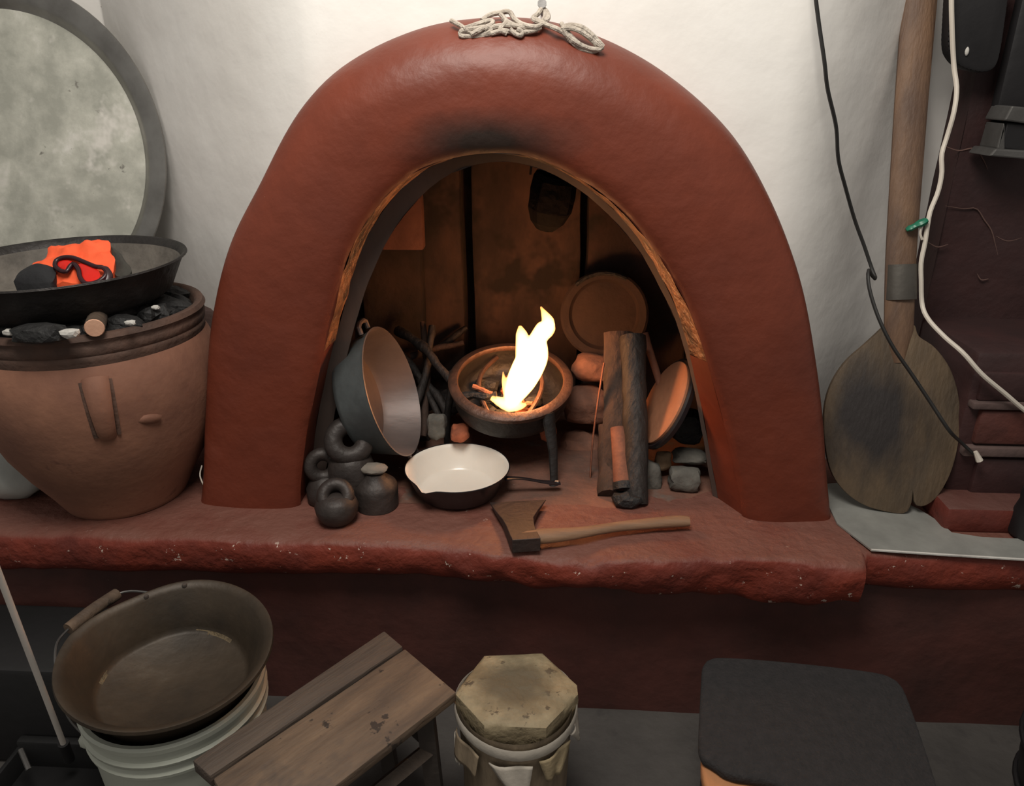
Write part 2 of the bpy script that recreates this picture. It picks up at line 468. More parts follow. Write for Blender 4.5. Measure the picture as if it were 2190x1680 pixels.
def bench_section(x0, x1, nx, zt, zbot, seed, rough):
    prof = [(.75, 0), (.30, 0), (.10, 0), (-.02, 0), (-.075, 0), (-.105, 0), (None, 0)]
    g = G()
    pts = []
    for k in range(nx + 1):
        x = x0 + (x1 - x0) * k / nx
        fy = front_y(x)
        zb_ = zbot(x); H = zt - zb_
        sec = [(.75, zt), (.5, zt), (.25, zt), (.12, zt), (.03, zt), (-.04, zt), (fy + .030, zt), (fy + .010, zt - .002),
               (fy + .002, zt - .008), (fy - .001, zt - .02), (fy - .004, zt - .45 * H), (fy - .001, zt - .7 * H), (fy + .004, zb_ + .012),
               (fy + .015, zb_), (fy + .05, zb_ - .002), (.0, zb_ - .002)]
        row = []
        for i, (y, z) in enumerate(sec):
            q = V((x, y, z))
            a = rough * (.55 + .45 * max(0, min(1, (x + .40) / .30))) * (1.0 if i >= 6 else .35)
            if y > .0: a *= .3
            q.y += N3(q, 6, a, seed) + N3(q, 22, a * .45, seed + 2)
            q.z += N3(q, 7, a * (.7 if i > 6 else .35), seed + 5) + N3(q, 26, a * .25, seed + 9)
            row.append(q)
        pts.append(row)
    m = len(pts[0])
    vs = [p for r_ in pts for p in r_]
    fs = [(k * m + i, k * m + i + 1, (k + 1) * m + i + 1, (k + 1) * m + i) for k in range(nx) for i in range(m - 1)]
    fs.append(tuple(range(m))); fs.append(tuple((nx) * m + i for i in range(m - 1, -1, -1)))
    g.add(vs, fs)
    return g


bench = thing('masonry_bench', 'long red painted masonry bench carrying the arched fireplace', 'bench', (0, .2, 0))
mk('bench_top', bench_section(-2.2, -.15, 130, ZB + .002, lambda x: .362 + .010 * max(0, min(1, (x + .6) / .4)), 3, .018), 'dusty_red', bench, angle=60)
mk('hearth_lip', bench_section(-.155, .698, 90, ZB + .002, lambda x: .372 - .014 * max(0, min(1, (x - .2) / .4)), 3, .018), 'dusty_red', bench, angle=60)
mk('bench_top', bench_section(.66, 2.2, 60, ZB - .001, lambda x: .366, 5, .008), 'dusty_red', bench, angle=60)
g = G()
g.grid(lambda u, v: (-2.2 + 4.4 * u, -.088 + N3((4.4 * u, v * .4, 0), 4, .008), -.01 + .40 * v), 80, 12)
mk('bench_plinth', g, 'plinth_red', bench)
# hearth floor inside the fireplace
g = G()
g.grid(lambda u, v: (-.62 + 1.24 * u, .03 + .72 * v, ZB + .001 + N3((u * 1.2, v * .7, 0), 9, .0045) + .004 * min(1, v * 6)), 50, 30)
fire = thing('fireplace', 'arched red plaster fireplace built into the white wall', 'fireplace', (0, .05, ZB))
mk('hearth_floor', g, 'hearth_floor', fire, fix=False)

# ------------------------------------------------------------------ arch surround
def bulge(s):   # depth of the face across the arch band, s=0 outer edge .. 1 inner edge
    return s


prof = [(-.0, None), (0.0, .080), (.004, .040), (.03, .014), (.08, .004), (.18, -.001), (.34, -.005), (.5, -.007), (.66, -.007),
        (.80, -.005), (.90, -.001), (.965, .005), (1.0, .014)]
inpr = [.12, .30, .5, .7, .88, 1.0]
g = G(); rows = []
for k in range(NS):
    o, i_, b = OUT[k], INN[k], BCK[k]
    hgt = max(0, min(1, (o.z - ZB) / .9))
    row = []
    for (s, y) in prof:
        p = o.lerp(i_, s)
        if y is None: y = wall_y(p.x) + .05
        else:
            top = hgt ** 3
            y = y + top * .060 * max(0, 1 - s / .36) ** 1.8      # crown rounds back to the wall
        q = V((p.x, y, p.z))
        a = .0055
        q.y += N3(q, 5, a, 2) + N3(q, 17, a * .3, 8)
        if s > 0: q.x += N3(q, 6, .003, 11); q.z += N3(q, 6, .003, 14)
        else: q.x += N3(q, 30, .003, 3); q.z += N3(q, 30, .003, 6)
        row.append(q)
    rows.append(row)
m = len(rows[0])
g.add([p for r_ in rows for p in r_],
      [(k * m + i, k * m + i + 1, (k + 1) * m + i + 1, (k + 1) * m + i) for k in range(NS - 1) for i in range(m - 1)])
for q in g.v:
    if q.z < ZB + .02: q.z = min(q.z, ZB - .006)
sur = mk('arch_surround', g, 'red_paint', fire, angle=180)
md = sur.modifiers.new('smooth', 'SUBSURF'); md.levels = 1; md.render_levels = 1
# the lining of the opening, and its thick inner rim going back into the chamber
def band(name, fa, fb, n, material, amp, fr, seed, ks=range(NS), flip=False):
    g = G(); rows = []; ks = list(ks)
    for k in ks:
        row = []
        for j in range(n + 1):
            q = fa(k).lerp(fb(k), j / n)
            d = N3(q, fr, amp, seed) + N3(q, fr * 3.1, amp * .5, seed + 4)
            c = (V((.0, q.y, .75)) - q).normalized()
            row.append(q + c * d)
        rows.append(row)
    m = n + 1
    g.add([p for r_ in rows for p in r_],
          [(k * m + i, k * m + i + 1, (k + 1) * m + i + 1, (k + 1) * m + i) for k in range(len(ks) - 1) for i in range(n)])
    return mk(name, g, material, fire, fix=False)


def inn(k): return V((INN[k].x, YI + .002, INN[k].z))
def bck(k): return V((BCK[k].x, YBK, BCK[k].z))
def spl(k):  # rough intrados of the outer arch ends here, the flat inner ring starts
    h = max(0, min(1, (INN[k].z - ZB - .30) / .30))
    f = (.82 - .36 * h) if INN[k].x > 0 else (.03 + .14 * h)
    p = INN[k].lerp(BCK[k], f); return V((p.x, .088, p.z))
def rear(k):
    c = V((.0, 0, .75)); p = V((BCK[k].x, 0, BCK[k].z)); d = (p - c).normalized()
    return V((p.x + d.x * .010, .135, p.z + d.z * .010))
def rear2(k):
    p = rear(k); c = V((0, p.y, .75)); d = (p - c).normalized(); return p + d * .11 + V((0, .085, 0))


LOW = int(NS * .20)
band('arch_lip', inn, spl, 5, 'soot_firelit', .0035, 40, 3, range(LOW, NS - LOW))
band('arch_reveal', inn, spl, 5, 'red_paint', .002, 12, 3, range(0, LOW + 1))
band('arch_reveal', inn, spl, 5, 'red_paint', .002, 12, 3, range(NS - LOW - 1, NS))
band('inner_ring', spl, bck, 4, 'ash_jamb', .002, 12, 7)
band('jamb_return', bck, rear, 3, 'soot_firelit', .002, 20, 5)
band('jamb_back', rear, rear2, 2, 'soot_dark', .001, 20, 6)

# chamber shell: curved sooty masonry niche
def shell(u, v):
    a = math.pi * u
    x = -.535 * math.cos(a); y = .215 + .485 * (math.sin(a) ** .55)
    z = ZB - .01 + .85 * v
    k = 1 - .10 * max(0, v - .5)
    q = V((x * k, y, z)); q.y += N3(q, 4, .012, 3); q.x += N3(q, 5, .012, 5)
    return q
g = G(); g.grid(shell, 60, 30); mk('chamber_wall', g, 'soot_brick', fire, fix=False)
g = G(); g.grid(lambda u, v: (-.50 + 1.0 * u, .20 + .55 * v, 1.275 + N3((u, v, 0), 5, .012)), 20, 12)
mk('chamber_ceiling', g, 'soot_dark', fire, fix=False)
# upright slabs lining the back of the chamber
def slab(p0, p1, y, th, seed, m='soot_slab', z0=ZB, ztop=1.27):
    xa = at(p0, 600, y=y).x; xb = at(p1, 600, y=y).x
    g = G()
    g.box((xa, y, z0), (xb, y + th, ztop), bev=.008)
    g2 = G()
    bm = bmesh.new()
    for v in g.v: bm.verts.new(v)
    bm.verts.ensure_lookup_table()
    for f in g.f: bm.faces.new([bm.verts[i] for i in f])
    bmesh.ops.subdivide_edges(bm, edges=[e for e in bm.edges if e.calc_length() > .06], cuts=12, use_grid_fill=True)
    for v in bm.verts:
        v.co.x += N3(v.co, 5, .006, seed); v.co.y += N3(v.co, 6, .006, seed + 3)
    g2.bm(bm)
    return mk('upright_slab', g2, m, fire)
slab(903, 990, .575, .09, 1)
slab(1012, 1238, .600, .07, 2)
slab(1252, 1480, .560, .09, 3, 'soot_brick')
slab(770, 900, .52, .10, 4, 'soot_dark', ztop=.98)
# lit brick ledge at upper left of the chamber
p = at(838, 535, y=.40); q = at(905, 430, y=.40)
g = G(); g.box((p.x - .10, .40, p.z), (q.x - .005, .44, q.z + .03), bev=.006)
mk('red_brick_block', g, 'fire_brick', fire, label='bare red block at the left of the chamber')
# nail above the arch
g = G(); n0 = at(1160, 30, y=.12)
g.tube([n0, n0 + V((0, -.05, .012))], .004, 8); g.tube([n0 + V((0, -.05, .012)), n0 + V((0, -.053, .0127))], .008, 10)
one('nail', g, 'grey_metal', 'iron nail in the white wall above the arch crown', 'nail', origin=n0)

# ------------------------------------------------------------------ dark block on the left behind the jar
g = G(); g.box((-1.75, .36, ZB - .005), (-.70, .66, .79), bev=.015)
one('masonry_block', g, 'block_brown', 'dark brown masonry block behind the clay jar', 'block')

# ------------------------------------------------------------------ dark red wall on the right
YR = .30
bx = at(2045, 180, y=.372).x
g = G(); g.grid(lambda u, v: (bx + 1.3 * u, YR + N3((u * 3, v * 2, 0), 3, .012) + N3((u * 3, v * 2, 5), 9, .004), ZB - .01 + 2.1 * v), 50, 70)
g.grid(lambda u, v: (bx, YR + .14 * u, ZB - .01 + 2.1 * v), 4, 40)
wr = mk('wall_right', g, 'dark_red_wall', kind='structure', label='dark red wall with cracked paint beside the bread paddle', fix=False)
YB = .06
bl = at(2056, 900, y=YB).x; bt = at(2060, 752, y=YB).z
g = G(); g.box((bl, YB, ZB + .04), (bl + 1.2, YR + .02, bt), bev=.014)
mk('lower_masonry', g, 'dark_red_wall', wr)
def bricklet(px0, py0, px1, py1, y, th, m):
    a = at(px0, py1, y=y); b = at(px1, py0, y=y)
    g = G(); g.box((a.x, y, a.z), (b.x, y + th, b.z), bev=.006)
    return mk('brick', g, m, wr)
bricklet(2082, 882, 2280, 950, YB - .012, .06, 'brick_red')
bricklet(2068, 985, 2280, 1075, YB - .010, .06, 'dark_red_wall')
bricklet(2090, 800, 2280, 858, YB - .008, .06, 'dark_red_wall')
for (a, b, c, d) in ((2080, 866, 2290, 876), (2060, 962, 2290, 976)):
    g = G(); p = at(a, d, y=YB - .018); q = at(c, b, y=YB - .018)
    g.box((p.x, YB - .018, p.z), (q.x, YB + .01, q.z), bev=.003); mk('mortar_joint', g, 'mortar', wr)
# ridges of lifted paint
cracks = [[(2020, 312), (2050, 322), (2085, 318), (2105, 345), (2112, 362)],
          [(2022, 440), (2060, 446), (2088, 446), (2105, 470), (2120, 492), (2128, 520), (2134, 545)],
          [(2130, 505), (2155, 515), (2185, 508)], [(1985, 518), (2005, 528), (2028, 522)],
          [(2090, 585), (2098, 598), (2114, 596)], [(1980, 700), (2005, 725), (2045, 748)]]
for c in cracks:
    g = G(); P = smoothpath([at(x, y, y=YR - .003) for x, y in c], 20)
    g.tube(P, [.0006 + .0013 * math.sin(math.pi * i / 19) for i in range(20)], 6, flat=.8)
    mk('paint_ridge', g, 'crack_line', wr)
# low red step in front of it
a = at(1985, 1100, z=ZB)
g = G(); g.box((a.x, -.02, ZB - .004), (a.x + 1.2, .10, ZB + .055), bev=.010)
one('step_ledge', g, 'red_ledge', 'low red step at the foot of the dark red wall', 'step')

# ================================================================== LEFT: tray, jar, pan
# big round metal tray leaning on the wall
tc_ = at(22, 340, y=.45); r_t = (at(369, 340, y=.45) - tc_).length
tray = thing('round_tray', 'big round scuffed aluminium tray leaning on the white wall', 'tray', tc_, (0, 0, 0))
Mt = axis_m(tc_, (0, -math.cos(R(12)), math.sin(R(12))))
g = G()
g.lathe([(r_t * .838, .004), (r_t * .855, .010), (r_t * .880, .024), (r_t * .905, .031), (r_t * .975, .036), (r_t, .036), (r_t * 1.003, .033),
         (r_t * .99, .031), (r_t * .93, .025), (r_t * .87, .002), (r_t * .84, -.003)], 96, Mt)
mk('rim', g, 'aluminium', tray)
g = G(); g.lathe([(.0001, .0), (r_t * .3, .002), (r_t * .6, .001), (r_t * .84, .004), (r_t * .84, -.003), (.0001, -.004)], 96, Mt)
mk('tray_floor', g, 'tray_floor', tray)

# clay jar
JC = V((-.878, .052, ZB))
jar = thing('clay_jar', 'large terracotta jar with grooved rim standing on the red bench', 'jar', JC)
Mj = Matrix.Translation(JC)
jp = [(.0001, 0), (.118, 0), (.127, .004), (.131, .012), (.150, .05), (.180, .10), (.208, .155), (.224, .205), (.234, .255), (.238, .300),
      (.234, .335), (.226, .362), (.219, .376)]
g = G(); g.lathe(jp, 72, Mj, wob=.008); mk('body', g, 'terracotta', jar, angle=60)
rp = [(.218, .374), (.2205, .385), (.2215, .392), (.2200, .3945), (.2195, .396), (.2210, .398), (.2225, .404), (.223, .412), (.2215, .4145),
      (.2225, .420), (.2265, .427), (.222, .436), (.212, .437), (.204, .430), (.200, .40), (.195, .36), (.0001, .35)]
g = G(); g.lathe(rp, 72, Mj, wob=.006); mk('rim', g, 'jar_rim', jar, angle=50)
# strap lug on the belly
ang = R(-60)
def jr(z):
    for (r0, z0), (r1, z1) in zip(jp, jp[1:]):
        if z0 <= z <= z1 and z1 > z0: return r0 + (r1 - r0) * (z - z0) / (z1 - z0)
    return .24
P = []
for i in range(11):
    t = i / 10; z = .236 + .118 * t
    rr = jr(z) + .011 * math.sin(math.pi * t) ** .5 - .004
    P.append(JC + V((rr * math.cos(ang), rr * math.sin(ang), z)))
g = G(); g.tube(P, [.016 + .008 * t / 10 for t in range(11)], 14, flat=.55, up=(math.cos(ang), math.sin(ang), 0))
lug = mk('handle_lug', g, 'terracotta', jar, label='raised vertical strap lug on the jar belly')
for s in (-1, 1):
    P2 = []
    for i in range(11):
        t = i / 10; z = .240 + .112 * t; aa = ang + s * (.085 + .02 * t)
        rr = jr(z) + .001
        P2.append(JC + V((rr * math.cos(aa), rr * math.sin(aa), z)))
    g = G(); g.tube(P2, .0045, 8, flat=.6); mk('groove', g, 'jar_rim', lug)
a2 = R(-41); zz = .255; rr = jr(zz)
g = G(); g.blob((.022, .007, .012), 2, .2, 1.5, 3, axis_m(JC + V((rr * math.cos(a2), rr * math.sin(a2), zz)), (.3, -.3, 1), (math.cos(a2 + 1.57), math.sin(a2 + 1.57), -.5)))
mk('clay_scar', g, 'terracotta', jar)

# ash and charcoal in the jar mouth
g = G()
def ashf(u, v):
    a = 2 * math.pi * u; r = .198 * v
    return JC + V((r * math.cos(a), r * math.sin(a), .395 + .03 * (1 - v) + N3((r * math.cos(a), r * math.sin(a), 0), 25, .012)))
g.grid(ashf, 48, 14)
one('charcoal_dust', g, 'ash', 'black charcoal dust filling the clay jar under the pan', 'charcoal', kind='stuff', origin=JC + V((0, 0, .40)), fix=False)
rnd = random.Random(5)
k = 0
for i in range(34):
    a = R(-150 + 185 * ((i % 17) / 16) + rnd.uniform(-5, 5)); rad = (.178 if i < 17 else .135) + rnd.uniform(-.014, .012)
    s = rnd.uniform(.017, .030)
    p = JC + V((rad * math.cos(a), rad * math.sin(a), .425 + rnd.uniform(0, .010) + (.012 if i >= 17 else 0)))
    M = Matrix.Translation(p) @ Euler((rnd.uniform(-.5, .5), rnd.uniform(-.5, .5), rnd.uniform(0, 6))).to_matrix().to_4x4()
    g = G(); g.blob((s * 1.35, s * .85, s * .7), 2, .35, 1.3, i, M, sq=.6)
    one('charcoal_lump', g, 'charcoal', 'black charcoal lump heaped in the clay jar under the pan', 'charcoal', group='charcoal lumps in the jar', smooth=False)
for i, (px, py, s) in enumerate(((150, 712, .012), (97, 681, .010), (135, 676, .009), (68, 678, .007), (279, 690, .007), (333, 657, .006), (20, 710, .008))):
    p = at(px, py, z=ZB + .455)
    g = G(); g.blob((s * 1.5, s, s * .8), 2, .3, 1.3, i + 40, Matrix.Translation(p), sq=.5)
    one('ash_chip', g, 'white_chip', 'small pale chip lying among the charcoal in the jar', 'chip', group='pale chips in the jar', smooth=False)
# black block of charcoal at the front of the jar
p = at(85, 712, z=ZB + .452)
g = G(); g.blob((.055, .025, .020), 2, .15, 1.2, 90, Matrix.Translation(p), sq=.7)
one('charcoal_chunk', g, 'charcoal', 'long black charcoal chunk at the front of the jar mouth', 'charcoal', smooth=False)
# sawn stick
p = at(202, 701, z=ZB + .452); d = V((.42, -.90, -.02)).normalized()
st = thing('sawn_stick', 'cut stick with a pale round end poking out of the jar', 'stick', p - d * .06)
g = G(); g.tube([p - d * .12, p - d * .05, p], [.015, .017, .0175], 14); mk('bark', g, 'bark', st)
g = G(); g.tube([p, p + d * .002], [.0168, .0155], 18); mk('sawn_end', g, 'pale_wood_end', st)

# iron pan on the jar
PC = V((-.904, .045, .902))
ipan = thing('iron_pan', 'wide black iron pan resting on top of the clay jar', 'pan', PC, (R(1.2), R(-.5), 0))
Mp = wmat(ipan)
g = G()
g.lathe([(.0001, 0), (.16, 0), (.183, .004), (.196, .014), (.220, .062), (.230, .080), (.234, .082), (.235, .079)], 72, Mp)
mk('outside', g, 'iron', ipan, angle=50)
g = G()
g.lathe([(.235, .0795), (.233, .0825), (.228, .081), (.219, .066)], 72, Mp)
mk('inside_wall', g, 'iron', ipan, angle=50)
g = G(); g.lathe([(.2195, .067), (.216, .060), (.194, .018), (.190, .013), (.178, .009), (.0001, .007)], 72, Mp)
mk('inside_floor', g, 'iron_worn', ipan, angle=50)

# orange cloth in the pan
PZ = PC.z + .012
cl_px = [(48, 600), (70, 574), (100, 555), (108, 533), (135, 530), (170, 526), (232, 520), (237, 548), (248, 562), (240, 595), (225, 606), (170, 612), (105, 612)]
def slope(px, py, z, k, up=0):
    d = CR @ V(((px - 1095) / FPX, -(py - 840) / FPX, -1)); n = V((0, -k, 1)); t = (V((0, PC.y - .06, z + up)) - CAM).dot(n) / d.dot(n); return CAM + d * t
def sheet(px_list, z, base, fold, seed, n=26, k_=.75):
    """crumpled cloth filling an outline that lies on a surface"""
    poly_ = [slope(x, y, z, k_) for x, y in px_list]
    c = sum(poly_, V()) / len(poly_)
    ring = smoothpath(poly_ + [poly_[0]], 56)[:-1]
    g = G(); vs = []; fs = []; nr = 12; m = len(ring)
    for j in range(nr + 1):
        t = j / nr
        for p in ring:
            q = c.lerp(p, t)
            h = base * (1 - t ** 2.4) + fold * abs(noise.noise(q * 22 + V((seed, 0, 0)))) * (1 - .5 * t) + fold * .4 * noise.noise(q * 55)
            vs.append((q.x, q.y, q.z + .004 + max(h, 0)))
    for j in range(nr):
        for i in range(m):
            k = (i + 1) % m
            fs.append((j * m + i, j * m + k, (j + 1) * m + k, (j + 1) * m + i))
    o = len(vs)
    vs += [(c.x + (p.x - c.x) * .9, c.y + (p.y - c.y) * .9, PC.z + .010) for p in ring]
    for i in range(m):
        k = (i + 1) % m
        fs.append((nr * m + i, nr * m + k, o + k, o + i))
    return g.add(vs, fs)
one('orange_cloth', sheet(cl_px, PZ + .01, .012, .020, 2), 'orange_cloth', 'crumpled fluorescent orange cloth lying in the iron pan', 'cloth', angle=30)
one('dark_glove', sheet([(30, 606), (45, 585), (80, 572), (118, 578), (112, 608), (70, 614)], PZ + .030, .014, .006, 5, k_=.6), 'black_cloth',
    'folded black cloth glove at the left of the orange cloth', 'glove')
one('dark_rag', sheet([(236, 530), (258, 548), (270, 565), (282, 580), (275, 592), (250, 594), (243, 570)], PZ + .006, .006, .010, 9, k_=.6), 'grey_dark_cloth',
    'dark crumpled rag at the right of the orange cloth in the pan', 'rag')
# goggles: a bent frame with two lenses
gz = PZ + .038
gog = thing('safety_goggles', 'red tinted goggles with a dark frame lying on the orange cloth', 'goggles', slope(170, 600, PZ + .01, .75))
def gp(x, y, h=0): return slope(x, y, PZ + .01, .75, .026 + h)
fr = [(128, 578), (118, 568), (122, 556), (140, 550), (160, 552), (185, 562), (205, 570), (220, 572), (228, 582), (222, 594), (205, 604), (184, 606),
      (172, 594), (168, 576), (158, 564), (150, 570), (142, 581)]
P = smoothpath([gp(x, y, .002) for x, y in fr + [fr[0]]], 60)[:-1]
g = G(); g.tube(P, .0046, 10, closed=True); gfr = mk('frame', g, 'goggle_frame', gog)
for L_ in ([(128, 575), (122, 566), (128, 558), (145, 556), (158, 562), (150, 568), (141, 578)],
           [(172, 580), (168, 568), (175, 562), (200, 572), (212, 580), (213, 594), (200, 601), (185, 602), (176, 594)]):
    Q = smoothpath([gp(x, y) for x, y in L_ + [L_[0]]], 30)[:-1]
    c = sum(Q, V()) / len(Q) + V((0, 0, .006))
    g = G(); vs = [c] + Q + [q - V((0, 0, .003)) for q in Q]; n = len(Q)
    g.add(vs, [(0, 1 + i, 1 + (i + 1) % n) for i in range(n)] + [(1 + i, 1 + n + i, 1 + n + (i + 1) % n, 1 + (i + 1) % n) for i in range(n)])
    mk('lens', g, 'red_lens', gfr)
g = G(); P = smoothpath([gp(214, 572, .002), gp(226, 574, .004), gp(234, 588, .0), gp(230, 604, -.004)], 14); g.tube(P, .0065, 8, flat=.6)
mk('strap', g, 'goggle_frame', gog)

# white bundle behind the jar at the far left
p = at(20, 1088, z=ZB)
g = G(); g.blob((.075, .05, .062), 3, .3, 1.4, 4, Matrix.Translation(p + V((-.02, .06, .055))))
for q in g.v: q.z = max(q.z, ZB + .002)
one('white_bag', g, 'white_bag', 'crumpled white plastic bag behind the clay jar at the left edge', 'bag')
# thin pale wire standing between jar and arch
g = G(); g.tube(smoothpath([at(444, 1077, z=ZB), at(441, 1050, y=.02), at(428, 1018, y=.03), at(432, 995, y=.04)], 16), .0016, 6)
one('bent_wire', g, 'white_cord', 'short bent pale wire between the clay jar and the arch', 'wire')

# ================================================================== HEARTH
# steel pot lying on its side
pc = at(842, 836, y=.155); ax = V((.95, -.07, .30)).normalized()
Mq = axis_m(pc, ax, (0, 0, 1))
pot = thing('steel_pot', 'round grey steel pot tipped on its side against the left jamb', 'pot', pc - V((0, 0, .15)))
g = G(); g.lathe([(.0001, -.092), (.108, -.092), (.122, -.086), (.128, -.075), (.146, -.006), (.150, 0)], 56, Mq); mk('outside', g, 'pot_steel', pot, angle=50)
g = G(); g.lathe([(.150, 0), (.147, .001), (.1435, -.006), (.1255, -.074), (.118, -.084), (.0001, -.088)], 56, Mq); mk('inside', g, 'pot_inside', pot, angle=50)
for sgn, mm in ((1, 'pot_inside'), (-1, 'pot_inside')):
    c = V((sgn * .150, 0, -.012))
    P = [Mq @ (c + V((0, -.024, 0))), Mq @ (c + V((sgn * .016, -.024, 0))), Mq @ (c + V((sgn * .022, -.012, 0))), Mq @ (c + V((sgn * .022, .012, 0))),
         Mq @ (c + V((sgn * .016, .024, 0))), Mq @ (c + V((0, .024, 0)))]
    g = G(); g.tube(P, .0055, 8); mk('handle', g, mm, pot)

# white enamel pan
ec = at(978, 1000, z=ZB + .062); ec.z = ZB + .003
epan = thing('enamel_pan', 'white enamelled pan with black outside and thin handle on the hearth', 'pan', ec, (0, 0, 0))
Me = Matrix.Translation(ec)
def spout(g):
    for q in g.v:
        l = q - ec; a = math.atan2(l.y, l.x)
        k = math.exp(-((a - R(-118)) / .16) ** 2) * max(0, l.z - .03) / .024
        q.x += math.cos(R(-118)) * .007 * k; q.y += math.sin(R(-118)) * .007 * k; q.z -= .005 * k
g = G(); g.lathe([(.0001, 0), (.080, 0), (.088, .003), (.094, .010), (.113, .056), (.1165, .062), (.1175, .0615)], 72, Me); spout(g); mk('outside', g, 'enamel_black', epan, angle=50)
g = G(); g.lathe([(.1165, .0625), (.113, .0615), (.1095, .055), (.090, .010), (.083, .005), (.0001, .004)], 72, Me); spout(g); mk('inside', g, 'enamel_white', epan, angle=50)
g = G(); g.lathe([(.1178, .0610), (.1185, .0625), (.1175, .0642), (.1160, .0635)], 72, Me); spout(g); mk('rim_line', g, 'enamel_black', epan, angle=80)
h0 = ec + V((.108, -.020, .046)); h1 = at(1198, 1033, z=ZB + .026)
g = G(); P = smoothpath([h0, h0.lerp(h1, .3) + V((0, 0, .004)), h0.lerp(h1, .7), h1], 14)
g.tube(P, [.009, .008, .007, .0065, .006, .006, .006, .006, .0065, .007, .008, .009, .009, .006], 10, flat=.4)
ehd = mk('handle', g, 'enamel_black', epan)
g = G(); g.tube([h1 - V((.012, 0, -.003)), h1 - V((.004, 0, -.003))], .004, 8); mk('hanging_eye', g, 'aluminium', ehd)

# ring-handled weights
def torus(c, nrm, Rr, r, n=28, squash=1):
    M = axis_m(c, nrm); return [M @ V((Rr * math.cos(2 * math.pi * i / n), Rr * squash * math.sin(2 * math.pi * i / n), 0)) for i in range(n)]
def weight(base, label, prof, ringz, Rr, rr, rn, m='weight_iron', tilt=(0, 0, 0), cat='weight'):
    t = thing('iron_weight', label, cat, base, tilt); M = wmat(t)
    g = G(); g.lathe(prof, 36, M, wob=.03, seed=base.x * 20); mk('body', g, m, t, angle=60)
    g = G(); g.tube([M @ p for p in torus(V((0, 0, ringz)), rn, Rr, rr)], rr, 12, closed=True); mk('ring_handle', g, m, t)
    return t
b = at(752, 1080, z=ZB); b.y += .025
weight(b, 'tallest dark iron weight with a thick ring handle by the left jamb',
       [(.0001, 0), (.044, 0), (.050, .006), (.052, .05), (.050, .085), (.044, .105), (.032, .118), (.0001, .122)], .146, .0335, .0205, (.30, -.80, .52))
b = at(797, 1106, z=ZB); b.y += .048
t = thing('iron_weight', 'dark drum-shaped iron weight with a pale knob beside the enamel pan', 'weight', b); M = wmat(t)
g = G(); g.lathe([(.0001, 0), (.043, 0), (.047, .004), (.0475, .048), (.045, .056), (.034, .066), (.024, .074), (.020, .082), (.0001, .083)], 36, M, wob=.02); mk('body', g, 'weight_iron', t, angle=40)
g = G(); g.blob((.031, .022, .012), 2, .15, 1.2, 3, M @ Matrix.Translation((-.002, 0, .092))); mk('knob', g, 'weight_pale', t)
b = at(712, 1140, z=ZB); b.y += .042
weight(b, 'round black iron weight with a small ring on top nearest the bench edge',
       [(.0001, 0), (.018, .001), (.034, .010), (.043, .026), (.045, .042), (.040, .056), (.030, .066), (.0001, .068)], .064, .0255, .0135, (.15, -.75, .6))
b = at(690, 1085, z=ZB); b.y += .03
weight(b, 'small dull iron weight with a ring handle behind the round black one',
       [(.0001, 0), (.034, 0), (.040, .008), (.040, .035), (.030, .055), (.020, .066), (.0001, .07)], .088, .026, .0145, (.3, -.9, .2))

# iron brazier ring on three legs
bc = at(1092, 812, y=.255)
bz = thing('iron_brazier', 'three-legged iron ring brazier with the fire burning in it', 'brazier', V((bc.x, bc.y, ZB)))
Mb = axis_m(bc, (0.02, -.30, 1), (1, 0, 0))
g = G(); g.lathe([(.124, .003), (.127, .007), (.143, .005), (.148, 0), (.146, -.010), (.138, -.013), (.125, -.005)], 64, Mb); g.f += [((6 * 64) + i, (6 * 64) + (i + 1) % 64, (i + 1) % 64, i) for i in range(64)]
mk('ring', g, 'iron_hot', bz, angle=50)
g = G(); g.lathe([(.138, -.010), (.136, -.050), (.130, -.068), (.112, -.078), (.0001, -.080)], 56, Mb)
g.lathe([(.134, -.010), (.132, -.048), (.126, -.063), (.108, -.072), (.0001, -.073)], 56, Mb)
bowl = mk('bowl', g, 'iron', bz, angle=60, fix=False)
for a in (R(-50), R(68), R(168)):
    top = Mb @ V((.142 * math.cos(a), .142 * math.sin(a), -.008)); ft = bc + V((.168 * math.cos(a), .168 * math.sin(a), 0)); ft.z = ZB + .003
    g = G(); g.tube([top + V((0, 0, .004)), top.lerp(ft, .1), top.lerp(ft, .5) + V((.006 * math.cos(a), .006 * math.sin(a), 0)), top.lerp(ft, .93), ft], [.015, .016, .012, .010, .015], 10, flat=.7, up=(math.cos(a), math.sin(a), 0))
    mk('leg', g, 'iron', bz)
g = G()
for s in (-1, 1):
    P = [Mb @ V((s * (.04 + .035 * math.sin(math.pi * t / 10)), -.113 + .226 * t / 10, -.02 + .012 * math.sin(math.pi * t / 10))) for t in range(11)]
    g = G(); g.tube(P, .0055, 8); mk('grate_bar', g, 'iron_hot', bowl)
